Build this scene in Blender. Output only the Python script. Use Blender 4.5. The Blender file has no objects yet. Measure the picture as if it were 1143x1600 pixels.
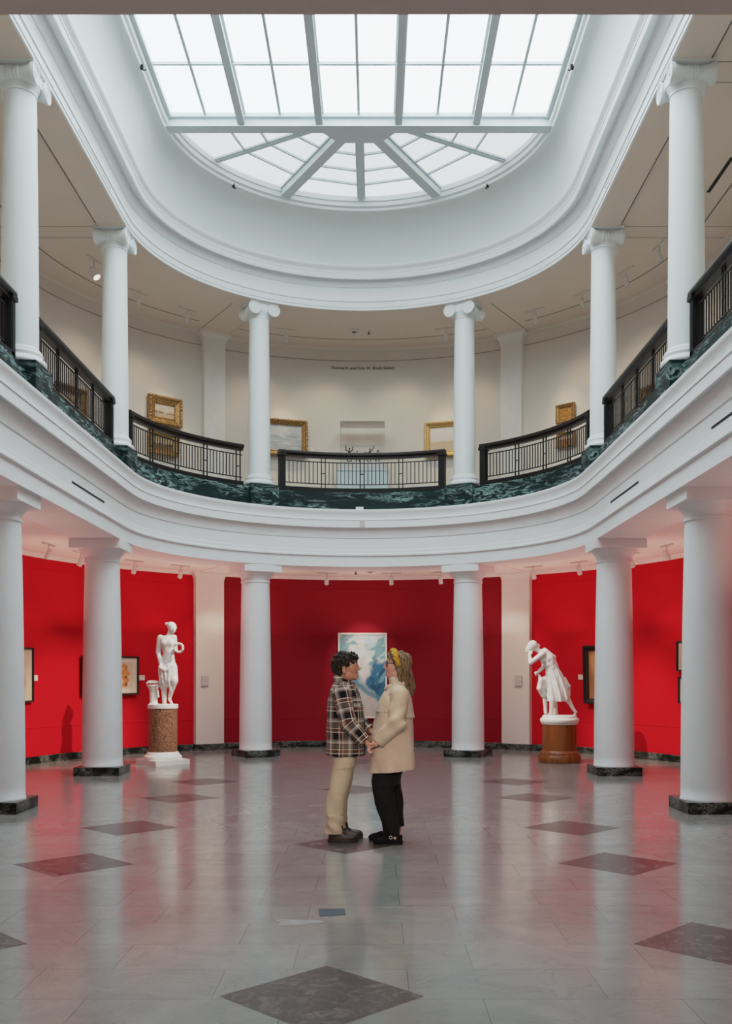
import bpy, bmesh, math, random
import numpy as np
from mathutils import Vector, Matrix, noise as mnoise

random.seed(7)
C = bpy.context.scene.collection
PI = math.pi

# ------------------------------------------------------------------ layout
CAMX, CAMZ, FPX, VPX, VPY = 0.25, 1.5, 1525.0, 586.0, 1055.0   # calibrated viewpoint, focal length in px of the 1143x1600 frame
YC = 14.75            # centre of the round end of the hall
RW = 5.80             # outer wall radius
H_LOW, H_FLOOR2, H_UP = 3.56, 4.60, 8.37
Y0 = 3.0              # near end of the atrium opening


# ------------------------------------------------------------------ node helpers
def new_mat(name):
    m = bpy.data.materials.new(name)
    m.use_nodes = True
    nt = m.node_tree
    for n in list(nt.nodes):
        nt.nodes.remove(n)
    out = nt.nodes.new('ShaderNodeOutputMaterial')
    b = nt.nodes.new('ShaderNodeBsdfPrincipled')
    nt.links.new(b.outputs[0], out.inputs[0])
    return m, nt, b, out


def rgb(c):
    return (c[0], c[1], c[2], 1.0)


def N(nt, typ, **kw):
    n = nt.nodes.new(typ)
    for k, v in kw.items():
        setattr(n, k, v)
    return n


def ramp(nt, fac, stops, interp='LINEAR'):
    r = N(nt, 'ShaderNodeValToRGB')
    r.color_ramp.interpolation = interp
    els = r.color_ramp.elements
    while len(els) < len(stops):
        els.new(0.5)
    for e, (p, c) in zip(els, stops):
        e.position = p
        e.color = rgb(c)
    nt.links.new(fac, r.inputs[0])
    return r.outputs[0]


def noise_out(nt, scale, detail=4, dist=0.0, vec=None, rough=0.5):
    t = N(nt, 'ShaderNodeTexNoise')
    t.inputs['Scale'].default_value = scale
    t.inputs['Detail'].default_value = detail
    t.inputs['Distortion'].default_value = dist
    t.inputs['Roughness'].default_value = rough
    if vec is not None:
        nt.links.new(vec, t.inputs['Vector'])
    return t.outputs['Fac']


def objvec(nt, scale=None, rot=None):
    tc = N(nt, 'ShaderNodeTexCoord')
    v = tc.outputs['Object']
    if scale or rot:
        mp = N(nt, 'ShaderNodeMapping')
        if scale:
            mp.inputs['Scale'].default_value = scale
        if rot:
            mp.inputs['Rotation'].default_value = rot
        nt.links.new(v, mp.inputs['Vector'])
        v = mp.outputs[0]
    return v


def bump(nt, b, h, strength=0.2, dist=0.01):
    bp = N(nt, 'ShaderNodeBump')
    bp.inputs['Strength'].default_value = strength
    bp.inputs['Distance'].default_value = dist
    nt.links.new(h, bp.inputs['Height'])
    nt.links.new(bp.outputs[0], b.inputs['Normal'])


def simple(name, col, rough=0.6, metal=0.0, var=0.06, scale=6.0, bmp=0.0, bscale=60.0, spec=None):
    m, nt, b, out = new_mat(name)
    v = objvec(nt)
    f = noise_out(nt, scale, 4, 0.2, v)
    lo = [max(0, c * (1 - var)) for c in col]
    hi = [min(1, c * (1 + var)) for c in col]
    nt.links.new(ramp(nt, f, [(0.3, lo), (0.7, hi)]), b.inputs['Base Color'])
    b.inputs['Roughness'].default_value = rough
    b.inputs['Metallic'].default_value = metal
    if spec is not None:
        b.inputs['Specular IOR Level'].default_value = spec
    if bmp:
        bump(nt, b, noise_out(nt, bscale, 5, 0.0, v), bmp, 0.004)
    return m


M = {}
M['plaster'] = simple('white_plaster', (0.85, 0.872, 0.878), 0.55, var=0.02, scale=2.0)
M['column'] = simple('column_paint', (0.83, 0.868, 0.878), 0.45, var=0.02, scale=2.0)
M['gallery'] = simple('gallery_wall_paint', (0.74, 0.675, 0.61), 0.7, var=0.02, scale=1.5)
M['ceil'] = simple('ceiling_paint', (0.76, 0.665, 0.585), 0.75, var=0.02, scale=1.5)
M['ceil_low'] = simple('lower_ceiling_paint', (0.88, 0.83, 0.79), 0.75, var=0.02, scale=1.5)
M['red'] = simple('red_wall_paint', (0.60, 0.0085, 0.019), 0.8, var=0.05, scale=1.2, bmp=0.1, bscale=90, spec=0.12)
M['burgundy'] = simple('shaded_red_wall_paint', (0.30, 0.007, 0.018), 0.6, var=0.05, scale=1.2, bmp=0.1, bscale=90, spec=0.15)  # darker copy of the wall red; dimmer light put into the colour
M['iron'] = simple('dark_bronze_iron', (0.010, 0.009, 0.009), 0.5, metal=0.0, var=0.2, spec=0.25)
M['railwood'] = simple('dark_rail', (0.016, 0.010, 0.008), 0.4, var=0.25, scale=8, spec=0.3)
def gilt_mat(name, lo, hi, bm):
    m, nt, b, out = new_mat(name)
    v = objvec(nt)
    f = noise_out(nt, 38, 6, 0.8, v, 0.65)
    nt.links.new(ramp(nt, f, [(0.36, lo), (0.62, hi)]), b.inputs['Base Color'])
    b.inputs['Roughness'].default_value = 0.42; b.inputs['Metallic'].default_value = 0.5
    bump(nt, b, noise_out(nt, 60, 5, 0.5, v), bm, 0.006)
    return m


M['gilt'] = gilt_mat('gilt_frame', (0.13, 0.062, 0.018), (0.60, 0.36, 0.13), 0.9)
M['giltlight'] = gilt_mat('pale_gilt', (0.44, 0.27, 0.085), (0.68, 0.46, 0.17), 0.25)
M['blackframe'] = simple('black_frame', (0.012, 0.010, 0.010), 0.4, var=0.2)
M['matboard'] = simple('mat_board', (0.72, 0.66, 0.56), 0.8, var=0.03)
M['card'] = simple('white_card', (0.80, 0.72, 0.66), 0.7, var=0.02)
M['greycard'] = simple('grey_card', (0.62, 0.57, 0.55), 0.6, var=0.02)
M['marble_white'] = simple('white_statuary_marble', (0.80, 0.77, 0.72), 0.38, var=0.06, scale=9)
M['bronze'] = simple('bronze_figurine_metal', (0.03, 0.022, 0.018), 0.4, metal=0.6, var=0.3, scale=30)
M['slot'] = simple('dark_slot', (0.01, 0.01, 0.01), 0.8)
M['slotgrey'] = simple('grey_slot', (0.16, 0.145, 0.13), 0.8)
M['fixture'] = simple('white_fixture', (0.72, 0.68, 0.65), 0.45, var=0.02)
M['pilaster'] = simple('pale_pilaster_paint', (0.80, 0.77, 0.73), 0.6, var=0.02)
M['pedestal_blue'] = simple('pale_pedestal_paint', (0.60, 0.68, 0.70), 0.5, var=0.02)
M['ink'] = simple('grey_lettering', (0.12, 0.11, 0.10), 0.6)
M['bar'] = simple('skylight_bar_paint', (0.62, 0.68, 0.70), 0.45, var=0.02)
M['cove'] = simple('cove_paint', (0.80, 0.84, 0.83), 0.6, var=0.02, scale=1.0)


def marble(name, base, mid, vein, scale, rough, veinw=0.06, vsc=(1, 1, 1.3), vrot=(0.4, 0.5, 0.3), vd=3.0, vdet=10):
    m, nt, b, out = new_mat(name)
    v = objvec(nt, vsc, vrot)
    n1 = noise_out(nt, scale, 8, 1.2, v, 0.62)
    n2 = noise_out(nt, scale * 1.7, vdet, vd, v, 0.6)
    # veins where the second noise crosses its middle
    ma = N(nt, 'ShaderNodeMath', operation='SUBTRACT'); ma.inputs[1].default_value = 0.5
    nt.links.new(n2, ma.inputs[0])
    ab = N(nt, 'ShaderNodeMath', operation='ABSOLUTE'); nt.links.new(ma.outputs[0], ab.inputs[0])
    vm = ramp(nt, ab.outputs[0], [(0.0, (1, 1, 1)), (veinw * 0.4, (0.45, 0.45, 0.45)), (veinw, (0, 0, 0))])
    n3 = noise_out(nt, scale * 0.6, 3, 0.5, v)
    gate = ramp(nt, n3, [(0.40, (0, 0, 0)), (0.56, (1, 1, 1))])
    mul = N(nt, 'ShaderNodeMath', operation='MULTIPLY')
    nt.links.new(vm, mul.inputs[0]); nt.links.new(gate, mul.inputs[1])
    basec = ramp(nt, n1, [(0.35, base), (0.65, mid)])
    mx = N(nt, 'ShaderNodeMix', data_type='RGBA')
    nt.links.new(mul.outputs[0], mx.inputs['Factor'])
    nt.links.new(basec, mx.inputs['A'])
    mx.inputs['B'].default_value = rgb(vein)
    nt.links.new(mx.outputs['Result'], b.inputs['Base Color'])
    b.inputs['Roughness'].default_value = rough
    b.inputs['Specular IOR Level'].default_value = 0.22
    return m


M['blackmarble'] = marble('black_green_marble', (0.003, 0.0045, 0.004), (0.012, 0.019, 0.017), (0.42, 0.44, 0.38), 6.0, 0.3, 0.05, (1, 1, 1.8), (0.3, 0.6, 0.5))
M['greenmarble'] = marble('verde_marble', (0.0025, 0.009, 0.010), (0.010, 0.030, 0.030), (0.34, 0.50, 0.49), 2.0, 0.45, 0.055, (0.75, 0.75, 3.4), (0.45, 0.55, 0.2), 0.9, 5)


def granite():
    m, nt, b, out = new_mat('red_brown_granite')
    v = objvec(nt)
    n1 = noise_out(nt, 55, 5, 0.6, v, 0.7)
    nt.links.new(ramp(nt, n1, [(0.38, (0.06, 0.022, 0.012)), (0.5, (0.22, 0.095, 0.05)), (0.63, (0.50, 0.29, 0.17))]), b.inputs['Base Color'])
    b.inputs['Roughness'].default_value = 0.35
    return m


def wood():
    m, nt, b, out = new_mat('polished_cherry_wood')
    v = objvec(nt, (14, 14, 0.9))
    n1 = noise_out(nt, 1.6, 5, 0.8, v)
    nt.links.new(ramp(nt, n1, [(0.3, (0.13, 0.032, 0.007)), (0.7, (0.26, 0.075, 0.016))]), b.inputs['Base Color'])
    b.inputs['Roughness'].default_value = 0.3
    return m


M['granite'] = granite()
M['wood'] = wood()


def floor_mat():
    m, nt, b, out = new_mat('polished_floor_tiles')
    tc = N(nt, 'ShaderNodeTexCoord')
    mp = N(nt, 'ShaderNodeMapping'); mp.inputs['Location'].default_value = (0.17, 0.08, 0)
    nt.links.new(tc.outputs['Object'], mp.inputs['Vector'])
    v = mp.outputs[0]
    br = N(nt, 'ShaderNodeTexBrick')
    nt.links.new(v, br.inputs['Vector'])
    br.inputs['Scale'].default_value = 1.0
    br.inputs['Brick Width'].default_value = 0.92
    br.inputs['Row Height'].default_value = 0.46
    br.inputs['Mortar Size'].default_value = 0.0022
    br.inputs['Mortar Smooth'].default_value = 0.3
    br.inputs['Bias'].default_value = 0.0
    br.offset = 0.37
    br.inputs['Color1'].default_value = rgb((0.275, 0.277, 0.264))
    br.inputs['Color2'].default_value = rgb((0.312, 0.313, 0.30))
    br.inputs['Mortar'].default_value = rgb((0.12, 0.115, 0.108))
    n1 = noise_out(nt, 2.2, 8, 1.5, v, 0.6)
    tint = ramp(nt, n1, [(0.3, (0.84, 0.84, 0.84)), (0.7, (1.08, 1.07, 1.04))])
    mx = N(nt, 'ShaderNodeMix', data_type='RGBA', blend_type='MULTIPLY')
    mx.inputs['Factor'].default_value = 1.0
    nt.links.new(br.outputs['Color'], mx.inputs['A']); nt.links.new(tint, mx.inputs['B'])
    # hairline natural veins
    n2 = noise_out(nt, 1.3, 6, 2.5, v, 0.55)
    ma = N(nt, 'ShaderNodeMath', operation='SUBTRACT'); ma.inputs[1].default_value = 0.5
    nt.links.new(n2, ma.inputs[0])
    ab = N(nt, 'ShaderNodeMath', operation='ABSOLUTE'); nt.links.new(ma.outputs[0], ab.inputs[0])
    vm = ramp(nt, ab.outputs[0], [(0.0, (0.80, 0.80, 0.79)), (0.012, (1, 1, 1))])
    mx2 = N(nt, 'ShaderNodeMix', data_type='RGBA', blend_type='MULTIPLY')
    mx2.inputs['Factor'].default_value = 0.8
    nt.links.new(mx.outputs['Result'], mx2.inputs['A']); nt.links.new(vm, mx2.inputs['B'])
    nt.links.new(mx2.outputs['Result'], b.inputs['Base Color'])
    n3 = noise_out(nt, 5.0, 6, 0.5, v)
    rr = N(nt, 'ShaderNodeMapRange')
    rr.inputs['From Min'].default_value = 0.3; rr.inputs['From Max'].default_value = 0.7
    rr.inputs['To Min'].default_value = 0.11; rr.inputs['To Max'].default_value = 0.19
    nt.links.new(n3, rr.inputs['Value'])
    nt.links.new(rr.outputs[0], b.inputs['Roughness'])
    b.inputs['IOR'].default_value = 1.85
    return m


def diamond_mat():
    m, nt, b, out = new_mat('dark_red_floor_marble')
    v = objvec(nt)
    n1 = noise_out(nt, 9.0, 8, 1.5, v, 0.65)
    nt.links.new(ramp(nt, n1, [(0.32, (0.045, 0.036, 0.036)), (0.52, (0.095, 0.078, 0.077)), (0.70, (0.20, 0.175, 0.17))]), b.inputs['Base Color'])
    b.inputs['Roughness'].default_value = 0.25
    b.inputs['Specular IOR Level'].default_value = 0.6
    return m


M['floor'] = floor_mat()
M['diamond'] = diamond_mat()


def pane_mat(name, strength, tint=(0.93, 0.985, 1.0)):
    m, nt, b, out = new_mat(name)
    nt.nodes.remove(b)
    e = N(nt, 'ShaderNodeEmission')
    v = objvec(nt)
    n1 = noise_out(nt, 0.55, 2, 0.0, v)
    nt.links.new(ramp(nt, n1, [(0.3, [t * 0.86 for t in tint]), (0.65, tint)]), e.inputs['Color'])
    e.inputs['Strength'].default_value = strength
    nt.links.new(e.outputs[0], out.inputs[0])
    return m


M['pane'] = pane_mat('frosted_skylight_glass', 6.8, (0.80, 0.955, 1.0))
M['panefan'] = pane_mat('frosted_fan_glass', 2.0, (0.86, 0.97, 1.0))


def glass_mat():
    m, nt, b, out = new_mat('clear_case_glass')
    nt.nodes.remove(b)
    t = N(nt, 'ShaderNodeBsdfTransparent')
    t.inputs['Color'].default_value = rgb((0.975, 0.985, 0.985))
    g = N(nt, 'ShaderNodeBsdfGlossy')
    g.inputs['Roughness'].default_value = 0.05
    fr = N(nt, 'ShaderNodeFresnel'); fr.inputs['IOR'].default_value = 1.25
    ad = N(nt, 'ShaderNodeMath', operation='ADD'); ad.inputs[1].default_value = 0.0
    nt.links.new(fr.outputs[0], ad.inputs[0])
    mx = N(nt, 'ShaderNodeMixShader')
    nt.links.new(ad.outputs[0], mx.inputs[0])
    nt.links.new(t.outputs[0], mx.inputs[1]); nt.links.new(g.outputs[0], mx.inputs[2])
    nt.links.new(mx.outputs[0], out.inputs[0])
    return m


M['glass'] = glass_mat()


def vcol_mat(name, rough=0.5):
    m, nt, b, out = new_mat(name)
    a = N(nt, 'ShaderNodeVertexColor', layer_name='paint')
    nt.links.new(a.outputs['Color'], b.inputs['Base Color'])
    b.inputs['Roughness'].default_value = rough
    return m


M['canvas'] = vcol_mat('painted_canvas', 0.55)


def plaid_mat():
    m, nt, b, out = new_mat('plaid_flannel')
    a = N(nt, 'ShaderNodeAttribute', attribute_name='weave')
    sep = N(nt, 'ShaderNodeSeparateXYZ')
    nt.links.new(a.outputs['Vector'], sep.inputs[0])
    blk, cream, rust, taupe, grey = (0.008, 0.007, 0.008), (0.80, 0.68, 0.58), (0.20, 0.050, 0.030), (0.17, 0.122, 0.095), (0.42, 0.385, 0.36)
    stops = [(0.0, blk), (0.30, cream), (0.345, blk), (0.375, rust), (0.455, blk), (0.485, cream), (0.53, blk), (0.56, taupe), (0.76, blk), (0.79, cream), (0.83, grey), (0.92, taupe)]
    res = []
    for i in (0, 1):
        d = N(nt, 'ShaderNodeMath', operation='MULTIPLY'); d.inputs[1].default_value = 1 / 0.19
        nt.links.new(sep.outputs[i], d.inputs[0])
        fr = N(nt, 'ShaderNodeMath', operation='FRACT'); nt.links.new(d.outputs[0], fr.inputs[0])
        res.append(ramp(nt, fr.outputs[0], stops, 'CONSTANT'))
    mx = N(nt, 'ShaderNodeMix', data_type='RGBA'); mx.inputs['Factor'].default_value = 0.5
    nt.links.new(res[0], mx.inputs['A']); nt.links.new(res[1], mx.inputs['B'])
    nt.links.new(mx.outputs['Result'], b.inputs['Base Color'])
    b.inputs['Roughness'].default_value = 0.9
    b.inputs['Specular IOR Level'].default_value = 0.15
    bump(nt, b, noise_out(nt, 180, 3, 0, objvec(nt)), 0.25, 0.003)
    return m


M['plaid'] = plaid_mat()


def skin_mat(name, col):
    m, nt, b, out = new_mat(name)
    v = objvec(nt)
    n1 = noise_out(nt, 14, 4, 0.3, v)
    nt.links.new(ramp(nt, n1, [(0.3, [c * 0.9 for c in col]), (0.7, (col[0] * 1.06, col[1] * 1.0, col[2] * 0.98))]), b.inputs['Base Color'])
    b.inputs['Roughness'].default_value = 0.5
    b.inputs['Subsurface Weight'].default_value = 0.12
    b.inputs['Subsurface Radius'].default_value = (0.02, 0.008, 0.005)
    return m


M['skin_a'] = skin_mat('tanned_skin', (0.50, 0.235, 0.155))
M['skin_b'] = skin_mat('fair_skin', (0.60, 0.33, 0.26))


def hair_mat(name, lo, hi, zs=4.0, sc=55):
    m, nt, b, out = new_mat(name)
    v = objvec(nt, (sc, sc, zs))
    n1 = noise_out(nt, 1.0, 4, 0.6, v)
    nt.links.new(ramp(nt, n1, [(0.35, lo), (0.65, hi)]), b.inputs['Base Color'])
    b.inputs['Roughness'].default_value = 0.6
    b.inputs['Specular IOR Level'].default_value = 0.22
    bump(nt, b, n1, 0.5, 0.006)
    return m


M['hair_dark'] = hair_mat('dark_brown_hair', (0.008, 0.006, 0.005), (0.036, 0.025, 0.019), 30, 40)
M['hair_blond'] = hair_mat('dark_blond_hair', (0.07, 0.040, 0.020), (0.29, 0.185, 0.095), 5, 70)


def cloth(name, col, var=0.08, rough=0.85, bs=0.35, scale=9):
    m, nt, b, out = new_mat(name)
    v = objvec(nt)
    f = noise_out(nt, scale, 5, 0.4, v)
    nt.links.new(ramp(nt, f, [(0.3, [c * (1 - var) for c in col]), (0.7, [min(1, c * (1 + var)) for c in col])]), b.inputs['Base Color'])
    b.inputs['Roughness'].default_value = rough
    b.inputs['Specular IOR Level'].default_value = 0.25
    h = noise_out(nt, 16, 4, 1.0, v)
    bump(nt, b, h, bs, 0.02)
    return m


M['coat'] = cloth('beige_trench_cotton', (0.57, 0.45, 0.345), 0.05)
M['coatdark'] = cloth('brown_collar_cloth', (0.16, 0.11, 0.08), 0.1)
M['khaki'] = cloth('khaki_cotton', (0.57, 0.46, 0.325), 0.06)
M['black_cloth'] = cloth('black_cotton', (0.006, 0.006, 0.007), 0.1)
M['knit'] = cloth('cream_knit', (0.66, 0.57, 0.46), 0.05)
M['tee'] = cloth('black_tee', (0.015, 0.014, 0.014), 0.1)
M['leather'] = simple('dark_brown_leather', (0.026, 0.017, 0.012), 0.45, var=0.2, scale=18)
M['sole'] = simple('dark_sole', (0.02, 0.016, 0.014), 0.7)
M['velvet'] = simple('black_velvet', (0.008, 0.008, 0.010), 0.9, var=0.2, spec=0.1)
M['silver'] = simple('silver_buckle', (0.85, 0.85, 0.85), 0.2, metal=0.6, var=0.02)
M['mustard'] = cloth('mustard_fabric', (0.50, 0.28, 0.018), 0.22, 0.6, 0.5, 40)
M['darkplastic'] = simple('dark_glasses_frame', (0.02, 0.012, 0.012), 0.3)
M['eyewhite'] = simple('eye_white', (0.7, 0.66, 0.62), 0.3)
M['iris'] = simple('dark_iris', (0.02, 0.012, 0.01), 0.2)
M['lip'] = simple('lip', (0.42, 0.13, 0.10), 0.5)
M['sticker'] = simple('slate_blue_sticker', (0.045, 0.075, 0.105), 0.5, var=0.12, scale=20)
M['worn'] = simple('pale_worn_mark', (0.36, 0.35, 0.335), 0.4, var=0.15, scale=14)
M['lampglow'] = pane_mat('lit_lamp_lens', 2.2, (1.0, 0.9, 0.75))


# ------------------------------------------------------------------ object helpers
def link_mesh(name, verts, faces, mat, parent=None, smooth=None, mats=None, midx=None):
    me = bpy.data.meshes.new(name)
    me.from_pydata([tuple(v) for v in verts], [], [tuple(f) for f in faces])
    for mm in (mats or [mat]):
        me.materials.append(mm)
    if midx is not None:
        me.polygons.foreach_set('material_index', midx)
    me.update()
    if smooth is not None:
        me.polygons.foreach_set('use_smooth', [True] * len(me.polygons))
        if smooth < 179:
            me.set_sharp_from_angle(angle=math.radians(smooth))
    o = bpy.data.objects.new(name, me)
    C.objects.link(o)
    if parent is not None:
        o.parent = parent
    return o


def thing(name, label, cat, loc=(0, 0, 0), rz=0.0, group=None):
    o = bpy.data.objects.new(name, None)
    C.objects.link(o)
    o.empty_display_size = 0.1
    o.location = loc
    o.rotation_euler = (0, 0, rz)
    return tag(o, label, cat, group)


def tag(o, label, cat, group=None):
    o['label'] = label
    o['category'] = cat
    if group:
        o['group'] = group
    return o


def struct(o):
    o['kind'] = 'structure'
    return o


def copy_tree(o, parent=None):
    c = o.copy()
    C.objects.link(c)
    if parent is not None:
        c.parent = parent
    for ch in list(o.children):
        copy_tree(ch, c)
    return c


class MB:
    def __init__(s):
        s.v = []; s.f = []

    def add(s, vs, fs):
        b = len(s.v)
        s.v += [tuple(v) for v in vs]
        s.f += [tuple(b + i for i in f) for f in fs]
        return s

    def box(s, x0, x1, y0, y1, z0, z1, mat=None):
        vs = [(x, y, z) for x in (x0, x1) for y in (y0, y1) for z in (z0, z1)]
        if mat is not None:
            vs = [mat @ Vector(v) for v in vs]
        s.add(vs, [(0, 1, 3, 2), (4, 6, 7, 5), (0, 4, 5, 1), (2, 3, 7, 6), (0, 2, 6, 4), (1, 5, 7, 3)])
        return s

    def bar(s, p, q, w, h, up=(0, 0, 1)):
        """box bar from p to q, w wide sideways and h tall, centred"""
        p, q = Vector(p), Vector(q)
        d = (q - p)
        L = d.length
        d.normalize()
        u = Vector(up)
        sx = d.cross(u)
        if sx.length < 1e-5:
            sx = Vector((1, 0, 0))
        sx.normalize()
        u = sx.cross(d)
        m = Matrix((sx, d, u)).transposed().to_4x4()
        m.translation = p
        return s.box(-w / 2, w / 2, 0, L, -h / 2, h / 2, m)

    def lathe(s, prof, n=48, mat=None, cap=True):
        b = len(s.v)
        for (r, z) in prof:
            for i in range(n):
                a = 2 * PI * i / n
                v = Vector((r * math.cos(a), r * math.sin(a), z))
                s.v.append(tuple(mat @ v if mat is not None else v))
        for j in range(len(prof) - 1):
            for i in range(n):
                k = (i + 1) % n
                s.f.append((b + j * n + i, b + j * n + k, b + (j + 1) * n + k, b + (j + 1) * n + i))
        if cap:
            s.f.append(tuple(b + i for i in reversed(range(n))))
            s.f.append(tuple(b + (len(prof) - 1) * n + i for i in range(n)))
        return s

    def tube(s, pts, r, n=10, cap=True):
        pts = [Vector(p) for p in pts]
        b = len(s.v)
        rr = r if isinstance(r, (list, tuple)) else [r] * len(pts)
        ref = Vector((0, 0, 1))
        for i, p in enumerate(pts):
            d = (pts[min(i + 1, len(pts) - 1)] - pts[max(i - 1, 0)]).normalized()
            u = d.cross(ref)
            if u.length < 1e-3:
                u = d.cross(Vector((1, 0, 0)))
            u.normalize()
            w = u.cross(d)
            for k in range(n):
                a = 2 * PI * k / n
                s.v.append(tuple(p + (u * math.cos(a) + w * math.sin(a)) * rr[i]))
        for j in range(len(pts) - 1):
            for k in range(n):
                k2 = (k + 1) % n
                s.f.append((b + j * n + k, b + j * n + k2, b + (j + 1) * n + k2, b + (j + 1) * n + k))
        if cap:
            s.f.append(tuple(b + i for i in range(n)))
            s.f.append(tuple(b + (len(pts) - 1) * n + i for i in reversed(range(n))))
        return s

    def build(s, name, mat, parent=None, smooth=None):
        return link_mesh(name, s.v, s.f, mat, parent, smooth)


# ------------------------------------------------------------------ sweep of a moulding around the hall
def hall_path(R, yc, y0=Y0, a0=180.0, a1=0.0, n=84, left=True, right=True):
    """points (x, y, nx, ny): left straight, round end from angle a0 to a1, right straight; n = inward normal"""
    pts = []
    if left:
        k = max(2, int((yc - y0) / 1.0))
        for i in range(k):
            pts.append((-1.0, 0.0, y0 + (yc - y0) * i / k))
    m = max(3, int(n * abs(a0 - a1) / 180))
    for i in range(m + 1):
        a = math.radians(a0 + (a1 - a0) * i / m)
        pts.append((math.cos(a), math.sin(a), yc))
    if right:
        k = max(2, int((yc - y0) / 1.0))
        for i in range(1, k + 1):
            pts.append((1.0, 0.0, yc + (y0 - yc) * i / k))
    return pts


def sweep(name, prof, mat, yc=YC, closed=False, parent=None, smooth=30, y0=Y0, **kw):
    pts = hall_path(0, yc, y0=y0, **kw)
    vs, fs = [], []
    P = len(prof)
    for (cx, sy, y) in pts:
        for q in prof:
            dy = q[2] * (1 if y >= yc - 0.01 else max(0.0, (y - y0) / (yc - y0))) if len(q) > 2 else 0.0
            vs.append((cx * q[0], y + sy * q[0] + dy, q[1]))
    segs = P if closed else P - 1
    for i in range(len(pts) - 1):
        for j in range(segs):
            j2 = (j + 1) % P
            fs.append((i * P + j, (i + 1) * P + j, (i + 1) * P + j2, i * P + j2))
    if closed:
        fs.append(tuple(range(P)))
        fs.append(tuple((len(pts) - 1) * P + j for j in reversed(range(P))))
    return link_mesh(name, vs, fs, mat, parent, smooth)


def wall_pt(px, R=RW, yc=YC):
    """where the line of sight through image column px meets the curved wall of radius R"""
    d = (px - VPX) / FPX
    # (CAMX + d Y)^2 + (Y-yc)^2 = R^2
    a = d * d + 1; b = 2 * (CAMX * d - yc); c = CAMX * CAMX + yc * yc - R * R
    y = (-b + math.sqrt(max(0, b * b - 4 * a * c))) / (2 * a)
    if y < yc:
        y = ((R if d > 0 else -R) - CAMX) / d
    return CAMX + d * y, y


def hgt(py, y):
    return CAMZ + (VPY - py) * y / FPX

# ================================================================== THE SETTING
# floor with inlaid diamonds
DIAM = [(0.0, 4.56), (2.17, 5.45), (-2.17, 5.45), (-2.14, 7.74), (2.18, 7.78), (-2.16, 9.60), (2.18, 9.60),
        (-2.14, 11.92), (2.2, 11.95), (-2.16, 13.75), (2.2, 13.75), (0.0, 8.66), (0.0, 12.8), (0.0, 16.9)]
fv = [(-7, -3.2, 0), (7, -3.2, 0), (7, 22, 0), (-7, 22, 0)]
ff = [(0, 1, 2, 3)]
fm = [0]
for (x, y) in DIAM:
    b = len(fv); d = 0.48
    fv += [(x - d, y, 0.0006), (x, y - d, 0.0006), (x + d, y, 0.0006), (x, y + d, 0.0006)]
    ff.append((b, b + 1, b + 2, b + 3)); fm.append(1)
struct(link_mesh('floor', fv, ff, None, mats=[M['floor'], M['diamond']], midx=fm))

# lower walls: red side bays, centre bay between the two pilasters in burgundy, its weaker light painted in
APIL = 57.2           # direction of the pilasters from the cross axis (degrees)
wall_prof = [(RW, 0.0), (RW, 0.60), (RW - 0.006, 0.606), (RW - 0.006, 0.618), (RW, 0.624), (RW, 3.27), (RW - 0.008, 3.28), (RW - 0.008, 3.30),
             (RW, 3.31), (RW, H_LOW + 0.02), (RW + 0.2, H_LOW + 0.02), (RW + 0.2, 0.0)]
NEAR = -2.6
struct(sweep('wall_left', wall_prof, M['red'], closed=True, y0=NEAR, a0=180, a1=180 - APIL, right=False))
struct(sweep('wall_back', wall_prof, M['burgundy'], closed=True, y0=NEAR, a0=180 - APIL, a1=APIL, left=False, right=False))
struct(sweep('wall_right', wall_prof, M['red'], closed=True, y0=NEAR, a0=APIL, a1=0, left=False))
bprof = [(RW + 0.01, 0.0), (RW - 0.025, 0.0), (RW - 0.025, 0.115), (RW - 0.018, 0.125), (RW + 0.01, 0.125)]
struct(sweep('baseboard_left', bprof, M['blackmarble'], closed=True, y0=NEAR, a0=180, a1=180 - APIL, right=False))
struct(sweep('baseboard_back', bprof, M['blackmarble'], closed=True, y0=NEAR, a0=180 - APIL, a1=APIL, left=False, right=False))
struct(sweep('baseboard_right', bprof, M['blackmarble'], closed=True, y0=NEAR, a0=APIL, a1=0, left=False))
# near end wall, behind the camera
nb = MB(); nb.box(-6.0, 6.0, NEAR - 0.2, NEAR, 0, 9.0)
struct(nb.build('wall_front', M['gallery']))

# lower ceiling + crown
struct(sweep('ceiling', [(3.56, H_LOW), (RW + 0.1, H_LOW), (RW + 0.1, H_LOW + 0.1), (3.56, H_LOW + 0.1)], M['ceil_low'], closed=True, y0=NEAR))
struct(sweep('trim_1', [(RW, 3.50), (RW - 0.03, 3.505), (RW - 0.04, 3.53), (RW - 0.09, 3.548), (RW - 0.10, H_LOW), (RW, H_LOW)], M['ceil_low'], closed=True, y0=NEAR))
# near slab over the camera: its edge closes the top of the view
nb = MB(); nb.box(-3.58, 3.58, NEAR, Y0, 3.53, H_FLOOR2)
struct(nb.build('ceiling', M['ceil_low']))

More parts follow.
